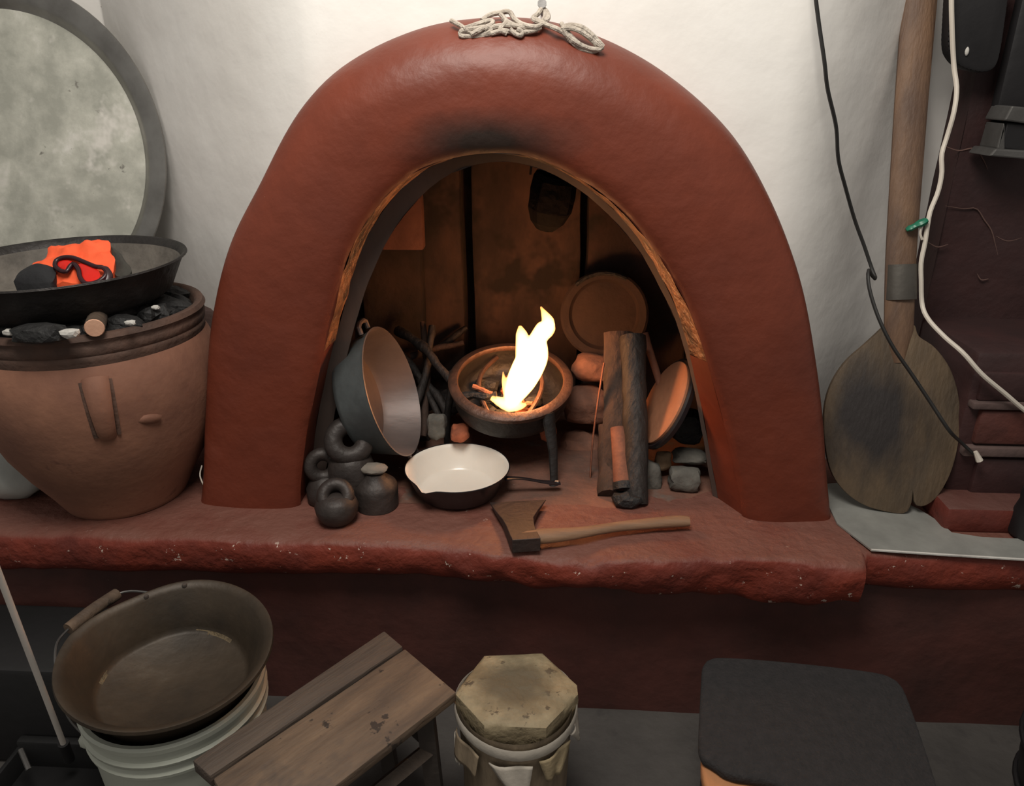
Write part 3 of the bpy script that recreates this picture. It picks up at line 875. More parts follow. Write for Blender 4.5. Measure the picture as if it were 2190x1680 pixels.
# fuel
rnd = random.Random(3)
for i in range(12):
    a = rnd.uniform(0, 6.28); r_ = .085 * rnd.random() ** .5
    p = Mb @ V((r_ * math.cos(a), r_ * math.sin(a), -.058 + rnd.uniform(0, .010))); s = rnd.uniform(.016, .026)
    g = G(); g.blob((s * 1.2, s, s * .75), 2, .35, 1.3, i + 60, Matrix.Translation(p), sq=.5)
    one('burning_coal', g, 'charcoal' if i % 3 else 'ember', 'glowing charcoal piece lying in the brazier bowl', 'charcoal', group='coals in the brazier', smooth=False)
for (p0, p1, r_, lab) in (((988, 846), (1062, 846), .010, 'charred stick burning at its tip left of the flame'),
                          ((1128, 872), (1098, 838), .006, 'short split kindling stick under the flame'),
                          ((1108, 868), (1140, 862), .006, 'thin kindling stick at the front of the fire'),
                          ((1010, 826), (1052, 842), .006, 'thin reddish kindling stick behind the charred one')):
    a = at(*p0, y=.205); b = at(*p1, y=.20)
    g = G(); P = [a.lerp(b, i / 6) + V((0, N3(a.lerp(b, i / 6), 60, .003), N3(a.lerp(b, i / 6), 60, .003, 4))) for i in range(7)]
    g.tube(P, [r_ * (1 + .2 * math.sin(i * 2.1)) for i in range(7)], 8)
    one('kindling_stick', g, 'charcoal' if r_ > .008 else 'stick_red', lab, 'stick', group='kindling in the brazier')

# flame: glowing gas volume
fm = bpy.data.materials.new('flame'); fm.use_nodes = True
nt = fm.node_tree; nt.nodes.remove(nt.nodes['Principled BSDF'])
em = nt.nodes.new('ShaderNodeEmission'); em.inputs[0].default_value = (1, .42, .11, 1); em.inputs[1].default_value = 330
nt.links.new(em.outputs[0], nt.nodes['Material Output'].inputs['Volume']); MATS['flame'] = fm
FY = .19
g = G()
def tongue(pts, n=40):
    P = [at(x, y, y=FY + (pts[0][1] - y) * .00005) for x, y, r_ in pts]
    rs = [r_ / 1600 * 1.88 for *_, r_ in pts]
    S = smoothpath(P, n)
    d = [0.0]
    for a, b in zip(P, P[1:]): d.append(d[-1] + (b - a).length)
    out = []
    for i in range(n):
        s = d[-1] * i / (n - 1); k = 0
        while k < len(d) - 2 and d[k + 1] < s: k += 1
        f = (s - d[k]) / max(d[k + 1] - d[k], 1e-9); out.append(rs[k] + (rs[k + 1] - rs[k]) * min(1, f))
    out = [max(.0012, (out[max(i - 1, 0)] + out[i] + out[min(i + 1, n - 1)]) / 3) for i in range(n)]
    g.tube(S, out, 14)
tongue([(1070, 866, 6), (1090, 864, 14), (1100, 842, 22), (1114, 815, 29), (1128, 788, 31), (1140, 762, 30), (1146, 742, 25), (1152, 722, 16), (1163, 706, 19), (1172, 690, 14), (1166, 674, 8), (1156, 655, 1.5)])
tongue([(1128, 785, 24), (1122, 752, 18), (1118, 728, 14), (1115, 712, 11), (1112, 696, 3)])
tongue([(1176, 720, 3), (1178, 704, 9), (1172, 690, 11)])
tongue([(1092, 862, 12), (1084, 838, 8), (1078, 815, 5), (1076, 793, 1.5)])
tongue([(1050, 850, 5), (1068, 858, 10), (1090, 868, 12), (1112, 868, 8), (1126, 864, 3)])
fl = one('flame', g, 'flame', 'bright yellow-white flame rising from the iron brazier', 'flame')
md = fl.modifiers.new('merge', 'REMESH'); md.mode = 'VOXEL'; md.voxel_size = .0022
md = fl.modifiers.new('soft', 'SMOOTH'); md.iterations = 3; md.factor = .5
lf = bpy.data.lights.new('fire_light', 'POINT'); lf.energy = 2.2; lf.color = (1, .46, .22); lf.shadow_soft_size = .035
lfo = bpy.data.objects.new('fire_light', lf); lfo.location = at(1132, 750, y=FY); COL.objects.link(lfo)

# axe
zt = ZB + .006
secs = [((1047, 1078), (1168, 1072), .0022), ((1060, 1100), (1152, 1095), .009), ((1074, 1120), (1141, 1116), .017), ((1083, 1140), (1143, 1138), .026), ((1090, 1160), (1150, 1156), .030), ((1096, 1172), (1156, 1168), .030)]
axe = thing('axe', 'small axe with a rusty iron head and pale wooden handle lying on the hearth lip', 'axe', at(1120, 1150, z=zt))
g = G(); vs = []; fs = []
for (l, r_, th) in secs:
    a = at(*l, z=zt + .012); b = at(*r_, z=zt + .012)
    for p in (a, a.lerp(b, .33), a.lerp(b, .67), b): vs.append((p.x, p.y, zt + .016 + th / 2))
    for p in (b, a.lerp(b, .67), a.lerp(b, .33), a): vs.append((p.x, p.y, zt + .016 - th / 2))
n = len(secs)
for j in range(n - 1):
    for i in range(8): fs.append((j * 8 + i, j * 8 + (i + 1) % 8, (j + 1) * 8 + (i + 1) % 8, (j + 1) * 8 + i))
fs.append(tuple(range(8))); fs.append(tuple((n - 1) * 8 + i for i in range(7, -1, -1)))
g.add(vs, fs)
hd = mk('axe_head', g, 'axe_iron', axe, angle=30)
md = hd.modifiers.new('b', 'BEVEL'); md.width = .0025; md.segments = 2; md.limit_method = 'ANGLE'
P = smoothpath([at(x, y, z=zt + .017) for x, y in ((1098, 1153), (1150, 1147), (1230, 1140), (1320, 1126), (1400, 1118), (1450, 1114), (1474, 1114))], 26)
rs = [.019, .019, .0195, .0195, .019, .0185, .0175, .0165, .0155, .0145, .0138, .013, .0127, .0125, .0125, .0127, .013, .0132, .0135, .0138, .014, .0143, .0146, .0148, .0146, .0125]
g = G(); g.tube(P, rs, 14, flat=.72, up=(0, 0, 1)); mk('handle', g, 'axe_wood', axe)

# ------------------------------------------------------------------ right side of the hearth
def rod(name, pts, r_, m, lab, cat, group=None, n=16, seg=10, wob=.0, flat=1, up=None):
    P = smoothpath(pts, n)
    rs = r_ if isinstance(r_, (int, float)) else None
    if rs is not None: rr = [r_ * (1 + wob * noise.noise(p * 30)) for p in P]
    else: rr = [r_[0] + (r_[1] - r_[0]) * i / (n - 1) for i in range(n)]; rr = [q * (1 + wob * noise.noise(p * 30)) for q, p in zip(rr, P)]
    P = [p + V((N3(p, 14, wob * .03, 2), 0, N3(p, 14, wob * .03, 5))) for p in P]
    g = G(); g.tube(P, rr, seg, flat=flat, up=up)
    return one(name, g, m, lab, cat, group=group)
lg = 'split logs standing in the hearth'
rod('split_log', [at(1362, 1078, z=ZB + .002), at(1358, 900, y=.155), at(1352, 720, y=.27)], (.026, .030), 'log_black', 'tall dark split log standing at the right of the hearth', 'log', lg, wob=.12)
rod('split_log', [at(1318, 1050, z=ZB + .004), at(1322, 900, y=.19), at(1322, 712, y=.30)], (.034, .036), 'log_dark', 'broad brown split log leaning behind the dark one', 'log', lg, wob=.12, flat=.55)
rod('split_log', [at(1303, 1062, z=ZB + .004), at(1300, 985, y=.155), at(1298, 905, y=.20)], (.026, .020), 'log_dark', 'short brown log in front of the stacked stones', 'log', lg, wob=.15)
# clay pipe with an open black end
a = at(1334, 1046, z=ZB + .03); b = at(1322, 915, y=.16)
pipe = thing('clay_pipe', 'short reddish pipe with an open black end leaning between the logs', 'pipe', a)
g = G(); ax = (b - a).normalized(); Mx = axis_m(a, ax); Ln = (b - a).length
g.lathe([(.0215, 0), (.0215, .02), (.019, Ln * .6), (.018, Ln), (.0145, Ln), (.0155, Ln * .6), (.0165, 0), (.0215, 0)], 24, Mx); mk('tube', g, 'stick_red', pipe)
g = G(); g.lathe([(.0165, -.001), (.0235, -.001), (.024, .012), (.0225, .016), (.0165, .004)], 24, Mx); mk('collar', g, 'charcoal', pipe)
g = G(); g.blob((.034, .024, .018), 2, .3, 1.4, 77, Matrix.Translation(at(1340, 1068, z=ZB + .018)), sq=.4)
one('cinder', g, 'charcoal', 'black cinder lump at the foot of the logs', 'cinder', smooth=False)
# bright thin metal strip
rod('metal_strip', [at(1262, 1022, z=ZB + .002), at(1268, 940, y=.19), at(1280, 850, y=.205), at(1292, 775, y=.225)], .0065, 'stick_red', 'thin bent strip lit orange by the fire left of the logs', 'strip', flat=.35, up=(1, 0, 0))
rod('thin_stick', [at(1418, 845, y=.27), at(1400, 790, y=.30), at(1378, 712, y=.34)], .009, 'stick_red', 'thin reddish stick behind the clay disc', 'stick', wob=.1)
# clay griddle disc leaning on the right
gc = at(1424, 862, y=.20); Mg = axis_m(gc, (-.88, -.07, .42), (0, 0, 1))
gd = thing('clay_griddle', 'round orange clay griddle with a black rim leaning against the right jamb', 'griddle', gc - V((0, 0, .10)))
g = G(); g.lathe([(.0001, .009), (.06, .009), (.098, .010), (.101, .008), (.101, .002), (.0001, .001)], 48, Mg); mk('face', g, 'clay_disc', gd, angle=50)
g = G(); g.lathe([(.0001, -.014), (.100, -.014), (.110, -.010), (.112, .0), (.108, .004), (.101, .003), (.0001, .000)], 48, Mg); mk('back_rim', g, 'enamel_black', gd, angle=50)
# round lid at the back
lc = at(1292, 672, y=.475); Ml = axis_m(lc, (-.05, -1, .22), (1, 0, 0))
ld = thing('round_plate', 'round sooty plate standing against the back of the hearth', 'plate', lc - V((0, 0, .11)))
g = G(); g.lathe([(.0001, .004), (.082, .002), (.086, .006), (.090, .014), (.106, .018), (.112, .014), (.111, .008), (.094, .004), (.088, -.004), (.0001, -.004)], 56, Ml); mk('dish', g, 'soot_plate', ld, angle=40)
g = G(); g.tube([Ml @ V((.105 * math.cos(R(60 + 75 * i / 12)), .105 * math.sin(R(60 + 75 * i / 12)), .016)) for i in range(13)], .006, 8); mk('rim_shadow', g, 'charcoal', ld)  # dark arc standing in for the shadow along the plate's top
# stones
def stone(px, py, y, size, m, lab, seed, sq=.5, grp=None, rz=0):
    g = G(); g.blob(size, 3, .22, 1.5, seed, Matrix.Translation(at(px, py, y=y)) @ Matrix.Rotation(rz, 4, 'Z'), sq=sq)
    return one('hearth_stone', g, m, lab, 'stone', group=grp)
sg = 'stones in the hearth'
stone(1243, 962, .345, (.062, .05, .054), 'stone_red', 'lowest reddish stone of the pile right of the brazier', 1, grp=sg)
stone(1252, 866, .365, (.066, .05, .052), 'stone_red', 'middle reddish stone of the pile right of the brazier', 2, grp=sg)
stone(1266, 786, .385, (.054, .05, .036), 'stone_red', 'topmost flat stone of the pile right of the brazier', 3, grp=sg)
stone(1388, 1020, .145, (.032, .03, .042), 'stone_grey', 'grey stone between the dark log and the tan stone', 4, grp=sg)
stone(1418, 985, .180, (.021, .02, .024), 'stone_tan', 'small tan stone above the grey stones at the right', 5, grp=sg)
stone(1463, 1022, .125, (.042, .03, .030), 'stone_grey', 'squarish grey stone by the foot of the right jamb', 6, .7, grp=sg)
stone(1474, 975, .175, (.044, .03, .016), 'stone_grey', 'flat grey stone lying on the squarish one', 7, .5, grp=sg)
stone(1470, 912, .22, (.040, .03, .045), 'charcoal', 'black sooty stone behind the clay griddle', 8, .5, grp=sg)
stone(934, 912, .215, (.026, .024, .034), 'stone_grey', 'grey upright stone left of the brazier', 9, .7, grp=sg)
stone(984, 925, .20, (.024, .03, .020), 'ember', 'small red stone under the left side of the brazier', 10, .4, grp=sg)
stone(1172, 922, .235, (.022, .03, .024), 'ember', 'small red stone under the right side of the brazier', 11, .4, grp=sg)
# branches behind the pot
bg = 'branches heaped at the left of the hearth'
br = [((850, 705), .42, (965, 812), .26, .014, 'thick dark branch slanting down towards the brazier'),
      ((870, 940), .22, (925, 700), .42, .012, 'dark branch standing behind the steel pot'),
      ((905, 935), .26, (905, 690), .44, .010, 'thin upright branch beside the grey stone'),
      ((880, 760), .42, (990, 730), .46, .010, 'dark branch lying flat at the back left'),
      ((845, 735), .44, (940, 900), .27, .011, 'dark branch crossing behind the upright one'),
      ((935, 745), .50, (1000, 700), .53, .012, 'short dark branch against the back slab'),
      ((960, 890), .30, (890, 800), .36, .012, 'sooty branch beside the brazier leg')]
for (a, ya, b, yb, r_, lab) in br:
    pa = at(*a, y=ya); pb = at(*b, y=yb)
    rod('firewood_branch', [pa, pa.lerp(pb, .5) + V((.008, 0, .006)), pb], (r_, r_ * .7), 'log_black' if r_ > .0105 else 'log_dark', lab, 'branch', bg, wob=.3)
# grate for the dark pile under them
for i, (px, py, y, s) in enumerate(((900, 850, .40, .05), (860, 905, .36, .05), (955, 860, .42, .045), (900, 930, .36, .04), (840, 860, .42, .05))):
    q = at(px, py, y=y)
    g = G(); g.blob((s, s * .8, s * .8), 2, .3, 1.5, i + 20, Matrix.Translation(q), sq=.4)
    one('sooty_log_end', g, 'log_black', 'blackened log end in the dark pile behind the steel pot', 'log', group='blackened log ends at the left', smooth=False)
# black pot hanging in the chimney
hp = at(1177, 432, y=.34)
hk = thing('hanging_pot', 'soot-black pot hanging inside the top of the arch', 'pot', hp - V((0, 0, .06)))
g = G(); g.lathe([(.0001, -.066), (.022, -.063), (.040, -.045), (.054, -.015), (.056, .02), (.052, .05), (.046, .062), (.043, .062), (.048, .045), (.050, .01), (.0001, -.05)], 9, Matrix.Translation(hp) @ Euler((.1, .18, 0)).to_matrix().to_4x4(), wob=.12, seed=3)
mk('body', g, 'soot_black', hk, smooth=False)
P = [hp + V((.046 * math.cos(math.pi * i / 10), 0, .06 + .06 * math.sin(math.pi * i / 10))) for i in range(11)]
g = G(); g.tube(P, .003, 6); mk('bail', g, 'iron', hk)
g = G(); g.tube([hp + V((0, 0, .12)), V((hp.x, hp.y, 1.27))], .003, 6); mk('hook_wire', g, 'iron', hk)

# ------------------------------------------------------------------ twine on the arch crown
tw = thing('twine_bundle', 'knotted pale twine hanging over the crown of the arch from a nail', 'twine', at(1120, 60, y=.0))
def TY(px, py): return .030 if py > 60 else .030 + (60 - py) * .0012
strands = [[(965, 44), (985, 55), (1002, 66), (1020, 74), (1042, 72), (1050, 62), (1036, 58), (1012, 62), (988, 66), (986, 76), (1004, 78), (1032, 76), (1056, 70)],
           [(990, 62), (1020, 52), (1050, 44), (1052, 52), (1030, 62), (1008, 74)],
           [(1030, 44), (1048, 32), (1075, 26), (1090, 26), (1100, 40), (1118, 52), (1145, 58), (1158, 52)],
           [(1036, 62), (1064, 56), (1090, 54), (1120, 58), (1150, 64)], [(1050, 72), (1076, 66), (1110, 70), (1140, 66), (1156, 58)],
           [(1090, 62), (1102, 72), (1114, 76), (1116, 68), (1106, 62)], [(1076, 40), (1092, 50), (1112, 58), (1136, 56)],
           [(1070, 30), (1082, 46), (1070, 62), (1084, 72)],
           [(1160, 16), (1150, 30), (1140, 40), (1160, 50), (1186, 60), (1202, 68)], [(1162, 16), (1166, 34), (1160, 46), (1172, 40), (1170, 26), (1160, 18)],
           [(1140, 38), (1166, 52), (1192, 62), (1208, 72), (1222, 88)],
           [(1206, 60), (1230, 62), (1256, 76), (1282, 96), (1288, 102), (1276, 106), (1250, 100), (1226, 86), (1210, 70), (1204, 60), (1218, 54), (1244, 58), (1268, 76), (1290, 100)],
           [(1200, 50), (1216, 72), (1236, 92), (1262, 106), (1284, 104)], [(1214, 58), (1240, 66), (1266, 86), (1280, 104), (1262, 110), (1236, 100), (1216, 82)]]
for si, s in enumerate(strands):
    P = smoothpath([at(x, y, y=TY(x, y) - .004 - .003 * (si % 3)) for x, y in s], 12 + 4 * len(s))
    g = G(); g.tube([p + V((0, N3(p, 60, .004, si), 0)) for p in P], .0042, 8); mk('strand', g, 'twine', tw)

# ================================================================== RIGHT: paddle, cords, sheet
# zinc sheet on the bench
zs = [(1766, 1036), (1768, 1075), (1790, 1120), (1862, 1176), (2010, 1186), (2240, 1200), (2330, 1160), (2100, 1150), (2035, 1140), (2010, 1118), (1965, 1090), (1900, 1060), (1830, 1030)]
pl = [at(x, y, z=ZB + .004) for x, y in zs]
g = G(); g.prism([(p.x, p.y) for p in pl], ZB + .003, ZB + .0065)
zsh = one('zinc_sheet', g, 'zinc_sheet', 'grey metal sheet lying on the bench under the bread paddle', 'sheet', smooth=False)
g = G(); g.tube([V((p.x, p.y - .001, ZB + .0055)) for p in pl[3:6]], .0028, 6); mk('cut_edge', g, 'white_chip', zsh)
# wooden bread paddle, leaning back
b0 = at(1925, 1096, z=ZB + .008); t0 = at(1966, 10, y=.295)
upv = (t0 - b0).normalized()
pn = V((-.12, -1, 0)); pn = (pn - upv * pn.dot(upv)).normalized(); pxx = upv.cross(pn) * -1
if pxx.x < 0: pxx = -pxx
def pw(px, py):    # point on the paddle's leaning plane under a picture position
    d = CR @ V(((px - 1095) / FPX, -(py - 840) / FPX, -1)); t = (b0 - CAM).dot(pn) / d.dot(pn); return CAM + d * t
Mpad = Matrix((pxx, upv, pn)).transposed().to_4x4(); Mpad.translation = b0; Mi = Mpad.inverted()
bread = thing('bread_paddle', 'long wooden bread paddle with scorched round blade leaning on the wall', 'paddle', b0)
blade = [(1893, 695), (1852, 733), (1806, 775), (1775, 825), (1762, 880), (1764, 950), (1778, 1010), (1808, 1052), (1850, 1080), (1900, 1094), (1935, 1096), (1948, 1076), (1952, 1052),
         (1956, 1078), (1978, 1080), (2004, 1060), (2030, 1015), (2046, 960), (2053, 900), (2048, 840), (2030, 785), (1998, 742), (1964, 718), (1950, 690)]
L2 = [Mi @ pw(x, y) for x, y in blade]
L2 = [p.to_2d() for p in L2]
sm = smoothpath([V((p.x, p.y, 0)) for p in L2 + [L2[0]]], 110)[:-1]
g = G(); g.prism([(p.x, p.y) for p in sm], -.012, .004, Mpad, bev=.0025); 
cS = pw(1868, 895) - b0
mat('paddle_scorched', (.115, .076, .043), (.066, .046, .029), rough=.7, scale=6, bump=.3, stretch=(3, 3, .5), c3=(.19, .135, .078),
    patch=[(cS, (.125, .4, .155), (.022, .017, .016), .6)])
mk('blade', g, 'paddle_scorched', bread, angle=40)
HL = [Mi @ pw(x, y) for x, y in ((1921, 775), (1922, 700), (1926, 560), (1936, 400), (1950, 200), (1966, 5), (1980, -160), (1992, -290))]
g = G(); P = smoothpath([Mpad @ V((p.x, p.y, .0)) for p in HL], 30)
g.tube(P, [.012 + .0165 * min(1, i / 2) + .005 * i / 29 for i in range(30)], 14, flat=[.25, .5][1], up=pn); phd = mk('handle', g, 'paddle_handle', bread)
# tin repair band on the handle
c0 = Mi @ pw(1926, 640); c1 = Mi @ pw(1929, 565)
g = G(); g.tube([Mpad @ V((c0.x, c0.y, 0)), Mpad @ V((c1.x, c1.y, 0))], .0305, 18, flat=.70, up=pn); mk('repair_band', g, 'tin_band', phd)

# black cable
cab = [(1728, -420, .13), (1736, -200, .11), (1743, -30, .10), (1750, 40, .10), (1763, 130, .10), (1770, 190, .11), (1788, 270, .13), (1793, 340, .15), (1808, 400, .17), (1828, 470, .19), (1848, 525, .19), (1864, 572, .18),
       (1873, 596, .16), (1864, 588, .15), (1857, 578, .14), (1858, 610, .12), (1870, 655, .10), (1888, 700, .08), (1912, 745, .065), (1950, 800, .05), (1990, 860, .03), (2030, 920, .01), (2055, 945, .05), (2085, 973, .055)]
P = smoothpath([at(x, y, y=yy - .02) for x, y, yy in cab], 130)
g = G(); g.tube(P, .0036, 8)
one('black_cable', g, 'black_cable', 'thin black cable hanging down the white wall across the paddle blade', 'cable', origin=P[0])
# white cord
wc = [(2046, -420, .24), (2040, -200, .23), (2035, -30, .22), (2036, 60, .22), (2040, 140, .22), (2046, 190, .21), (2040, 240, .20), (2026, 290, .20), (2014, 330, .19), (2014, 370, .185), (2006, 410, .18), (1990, 450, .172), (1984, 480, .165),
      (1978, 520, .160), (1970, 560, .155), (1970, 600, .15), (1972, 650, .145), (1985, 682, .12), (2020, 720, .085), (2060, 755, .045), (2100, 800, .030), (2150, 842, .028), (2195, 880, .028), (2300, 960, .028)]
P = smoothpath([at(x, y, y=yy) for x, y, yy in wc], 120)
cordo = thing('electric_cord', 'white electric cord hanging in front of the dark red wall', 'cord', P[0])
g = G(); g.tube(P, .0046, 8); mk('cord', g, 'white_cord', cordo)
a = at(1938, 492, y=.166); b = at(1984, 470, y=.160)
clip = thing('green_clip', 'small green plastic clip where the white cord passes the paddle handle', 'clip', a)
g = G(); g.tube(smoothpath([a, a.lerp(b, .3), a.lerp(b, .55), a.lerp(b, .8), b], 12), [.006, .009, .011, .010, .009, .010, .012, .013, .013, .012, .011, .006], 8, flat=.6); clb = mk('body', g, 'green_plastic', clip)
g = G(); g.tube(smoothpath([at(1970, 485, y=.158), at(1968, 500, y=.158), at(1972, 512, y=.158)], 8), .0025, 6); mk('tail', g, 'white_cord', clb)
# black hanging bag at top right
bgx = thing('black_pouch', 'black rounded leather pouch hanging at the top right corner', 'pouch', at(2085, 150, y=.25))
o_ = [(2030, -60), (2024, 40), (2022, 100), (2030, 124), (2048, 142), (2080, 153), (2105, 154), (2124, 142), (2134, 110), (2142, 60), (2150, 0), (2156, -60)]
pl = [at(x, y, y=.25) for x, y in o_]
g = G(); Mxz = Matrix(((1, 0, 0, 0), (0, 0, -1, .25), (0, 1, 0, 0), (0, 0, 0, 1)))
sm2 = smoothpath([V((p.x, p.z, 0)) for p in pl + [pl[0]]], 60)[:-1]
g.prism([(p.x, p.y) for p in sm2], -.022, .012, Mxz, bev=.006); mk('body', g, 'black_leather', bgx)
g = G(); g.blob((.004, .003, .008), 2, .1, 1, 2, Matrix.Translation(at(2068, 110, y=.236))); mk('pouch_glint', g, 'white_chip', bgx)  # highlight on the leather, modelled as a small pale blob
g = G(); a = at(2150, 260, y=.275); b = at(2330, -60, y=.275); g.box((a.x - .03, .262, a.z), (b.x, .295, b.z), bev=.012)
one('black_coat', g, 'black_leather', 'black cloth hanging behind the pouch at the top right', 'cloth')
# tin lantern at the right edge
ln = thing('tin_lantern', 'small grey tin lantern fixed on the dark red wall', 'lantern', at(2170, 340, y=.25))
def trap(name, tl, bl, x1, y0, y1, m):
    vs = []
    P = [at(tl[0], tl[1], y=y0), at(x1, tl[1] + 8, y=y0), at(x1, bl[1] + 12, y=y0), at(bl[0], bl[1], y=y0)]
    g = G(); g.prism([(p.x, p.z) for p in P], -(y1 - y0), 0, Matrix(((1, 0, 0, 0), (0, 0, -1, y0), (0, 1, 0, 0), (0, 0, 0, 1))), bev=.003); mk(name, g, m, ln, smooth=False)
trap('cap', (2165, 226), (2148, 258), 2235, .21, .285, 'grey_metal')
trap('body', (2154, 262), (2140, 318), 2240, .22, .285, 'black_leather')
trap('frame_post', (2149, 262), (2132, 318), 2150, .216, .285, 'grey_metal')
trap('base', (2130, 318), (2116, 334), 2255, .20, .285, 'grey_metal')
# black upright thing on the sheet at the right edge
a = at(2172, 1152, z=ZB + .006); 
g = G(); g.lathe([(.0001, 0), (.040, 0), (.042, .006), (.040, .05), (.034, .075), (.036, .085), (.034, .10), (.0001, .102)], 24, Matrix.Translation(a + V((.040, .02, 0))))
one('black_tin', g, 'black_leather', 'black can standing on the metal sheet at the right edge', 'can')
g = G(); g.tube([at(2086, 965, y=.030), at(2095, 985, y=.026)], [.004, .007], 8)
one('cable_plug', g, 'white_cord', 'small pale cable end hanging by the dark red bricks', 'plug')

# ================================================================== FLOOR THINGS
# white bucket
bu = V((-.566, -.412, 0))
bk = thing('plastic_bucket', 'white plastic bucket with ribbed rim carrying a brown basin', 'bucket', bu)
Mu = Matrix.Translation(bu)
g = G(); g.lathe([(.0001, 0), (.122, 0), (.128, .006), (.143, .285), (.143, .29)], 56, Mu)
g.lathe([(.139, .29), (.124, .01), (.0001, .006)], 56, Mu); mk('body', g, 'bucket_white', bk, angle=50, fix=False)
g = G(); g.lathe([(.142, .286), (.149, .288), (.150, .294), (.146, .298), (.145, .308), (.150, .311), (.151, .317), (.146, .321), (.146, .338), (.151, .341), (.152, .350), (.148, .354), (.141, .353), (.139, .29)], 56, Mu); mk('ribbed_rim', g, 'bucket_white', bk, angle=50)
# bail with wooden grip
e0 = at(192, 1582, z=.30); e1 = bu + (bu - e0) * 1.0; e1.z = .30
gr0 = at(146, 1345, z=.335); gr1 = at(250, 1270, z=.335)
P = smoothpath([e0, at(140, 1520, z=.31), at(118, 1400, z=.335), gr0, gr1, at(330, 1268, z=.335), at(440, 1290, z=.31)], 50)
g = G(); g.tube(P, .0024, 6); bail = mk('bail_wire', g, 'grey_metal', bk)
g = G(); g.tube(smoothpath([gr0, gr0.lerp(gr1, .5) + V((0, 0, .003)), gr1], 10), .0125, 12); mk('grip', g, 'wood_old', bail)
for e in (e0,):
    g = G(); g.blob((.018, .014, .014), 2, .1, 1, 4, Matrix.Translation(e), sq=.5); mk('ear', g, 'bucket_white', bk)
# brown basin, tilted, resting in the bucket mouth
bs0 = V((-.566, -.409, .420))
ti = Euler((R(4.1), R(5.2), 0)).to_matrix().to_4x4()
bsn = thing('metal_basin', 'worn brown metal basin set tilted on top of the white bucket', 'basin', bs0)
Ms = Matrix.Translation(bs0) @ ti
Msi = Ms.inverted()
def dent(g):
    for i, q in enumerate(g.v):
        l = Msi @ q; a = math.atan2(l.y, l.x); r_ = math.hypot(l.x, l.y)
        k = 1 - .10 * math.exp(-((a - R(138)) / .50) ** 2) * min(1, r_ / .16) ** 2
        g.v[i] = Ms @ V((l.x * k, l.y * k, l.z))
    return g
g = G(); g.lathe([(.0001, -.088), (.120, -.088), (.127, -.084), (.130, -.074), (.156, -.010), (.167, -.001), (.171, .001), (.172, -.003)], 72, Ms)
mk('outside', dent(g), 'basin_brown', bsn, angle=50)
g = G(); g.lathe([(.172, -.002), (.1705, .003), (.166, .003), (.154, -.006), (.127, -.072), (.123, -.080), (.117, -.084), (.0001, -.085)], 72, Ms); bin_ = mk('inside', dent(g), 'basin_brown', bsn, angle=50)
g = G(); g.lathe([(.1175, -.0835), (.1215, -.0808), (.1228, -.0785)], 72, Ms, a0=R(60), a1=R(190)); mk('scale_line', g, 'hide_fur', bin_)
for a in (105, 130):
    g = G(); g.lathe([(.0001, .002), (.004, .002), (.005, 0), (.005, -.003)], 10, Ms @ Matrix.Translation((.161 * math.cos(R(a)), .161 * math.sin(R(a)), .001))); mk('rivet', dent(g), 'wood_dull', bin_)

# wooden bench stool
sz = .335
def S(px, py, z=sz): return at(px, py, z=z)
A, B, C_, D = S(822, 1352), S(862, 1386), S(450, 1664), S(412, 1630)
E_, Fq = S(866, 1385), S(976, 1478)
stl = thing('wooden_stool', 'low wooden stool with two worn top boards beside the bucket', 'stool', V((-.3, -.4, 0)))
def board(name, pts, z0, z1, m):
    n = sum(pts, V()) / 4
    ux = (pts[0] - pts[3]).normalized(); uy = V((-ux.y, ux.x, 0)).normalized()
    M = Matrix((V((ux.x, ux.y, 0)).normalized(), uy, V((0, 0, 1)))).transposed().to_4x4(); M.translation = V((n.x, n.y, 0)); I = M.inverted()
    g = G(); g.prism([(I @ p).to_2d()[:] for p in pts], z0, z1, bev=.003)
    o = mk(name, g, m, stl, local=True, angle=30)
    o.matrix_basis = Matrix.Translation(-V(stl.location)) @ M
    return o
board('top_board', [A, B, C_, D], sz - .020, sz + .005, 'wood_old_dark')
dn = (Fq - E_); lf_ = C_ - B
W3 = Fq + (C_ - B) * 1.02
board('top_board', [E_, Fq, W3, E_ + lf_ * 1.0], sz - .022, sz - .001, 'wood_old')
lgd = lf_.normalized(); acr = (Fq - A).normalized()
for base, (du, dv) in ((A, (.05, .03)), (Fq, (.05, -.03)), (D, (-.05, .03)), (W3, (-.05, -.03))):
    tp = base + lgd * du + acr * dv; tp.z = sz - .02; ft = tp - lgd * .02 * (1 if du > 0 else -1); ft.z = 0
    g = G(); g.tube([ft, tp], [.019, .021], 4, up=acr); mk('leg', g, 'wood_dull', stl, smooth=False)
for base, base2 in ((A, Fq), (D, W3)):
    du = .05 if base is A else -.05
    p = base + lgd * du + acr * .03; q = base2 + lgd * du - acr * .03; p.z = q.z = sz - .09
    g = G(); g.tube([p, q], .016, 4, up=(0, 0, 1)); mk('stretcher', g, 'wood_dull', stl, smooth=False)
p = A + lgd * .05 + acr * .12; q = D - lgd * .05 + acr * .12; p.z = q.z = sz - .12
p = Fq + lgd * .05 - acr * .03; q = W3 - lgd * .05 - acr * .03; p.z = q.z = sz - .12
g = G(); g.tube([p, q], .016, 4, up=(0, 0, 1)); mk('stretcher', g, 'wood_old_dark', stl, smooth=False)

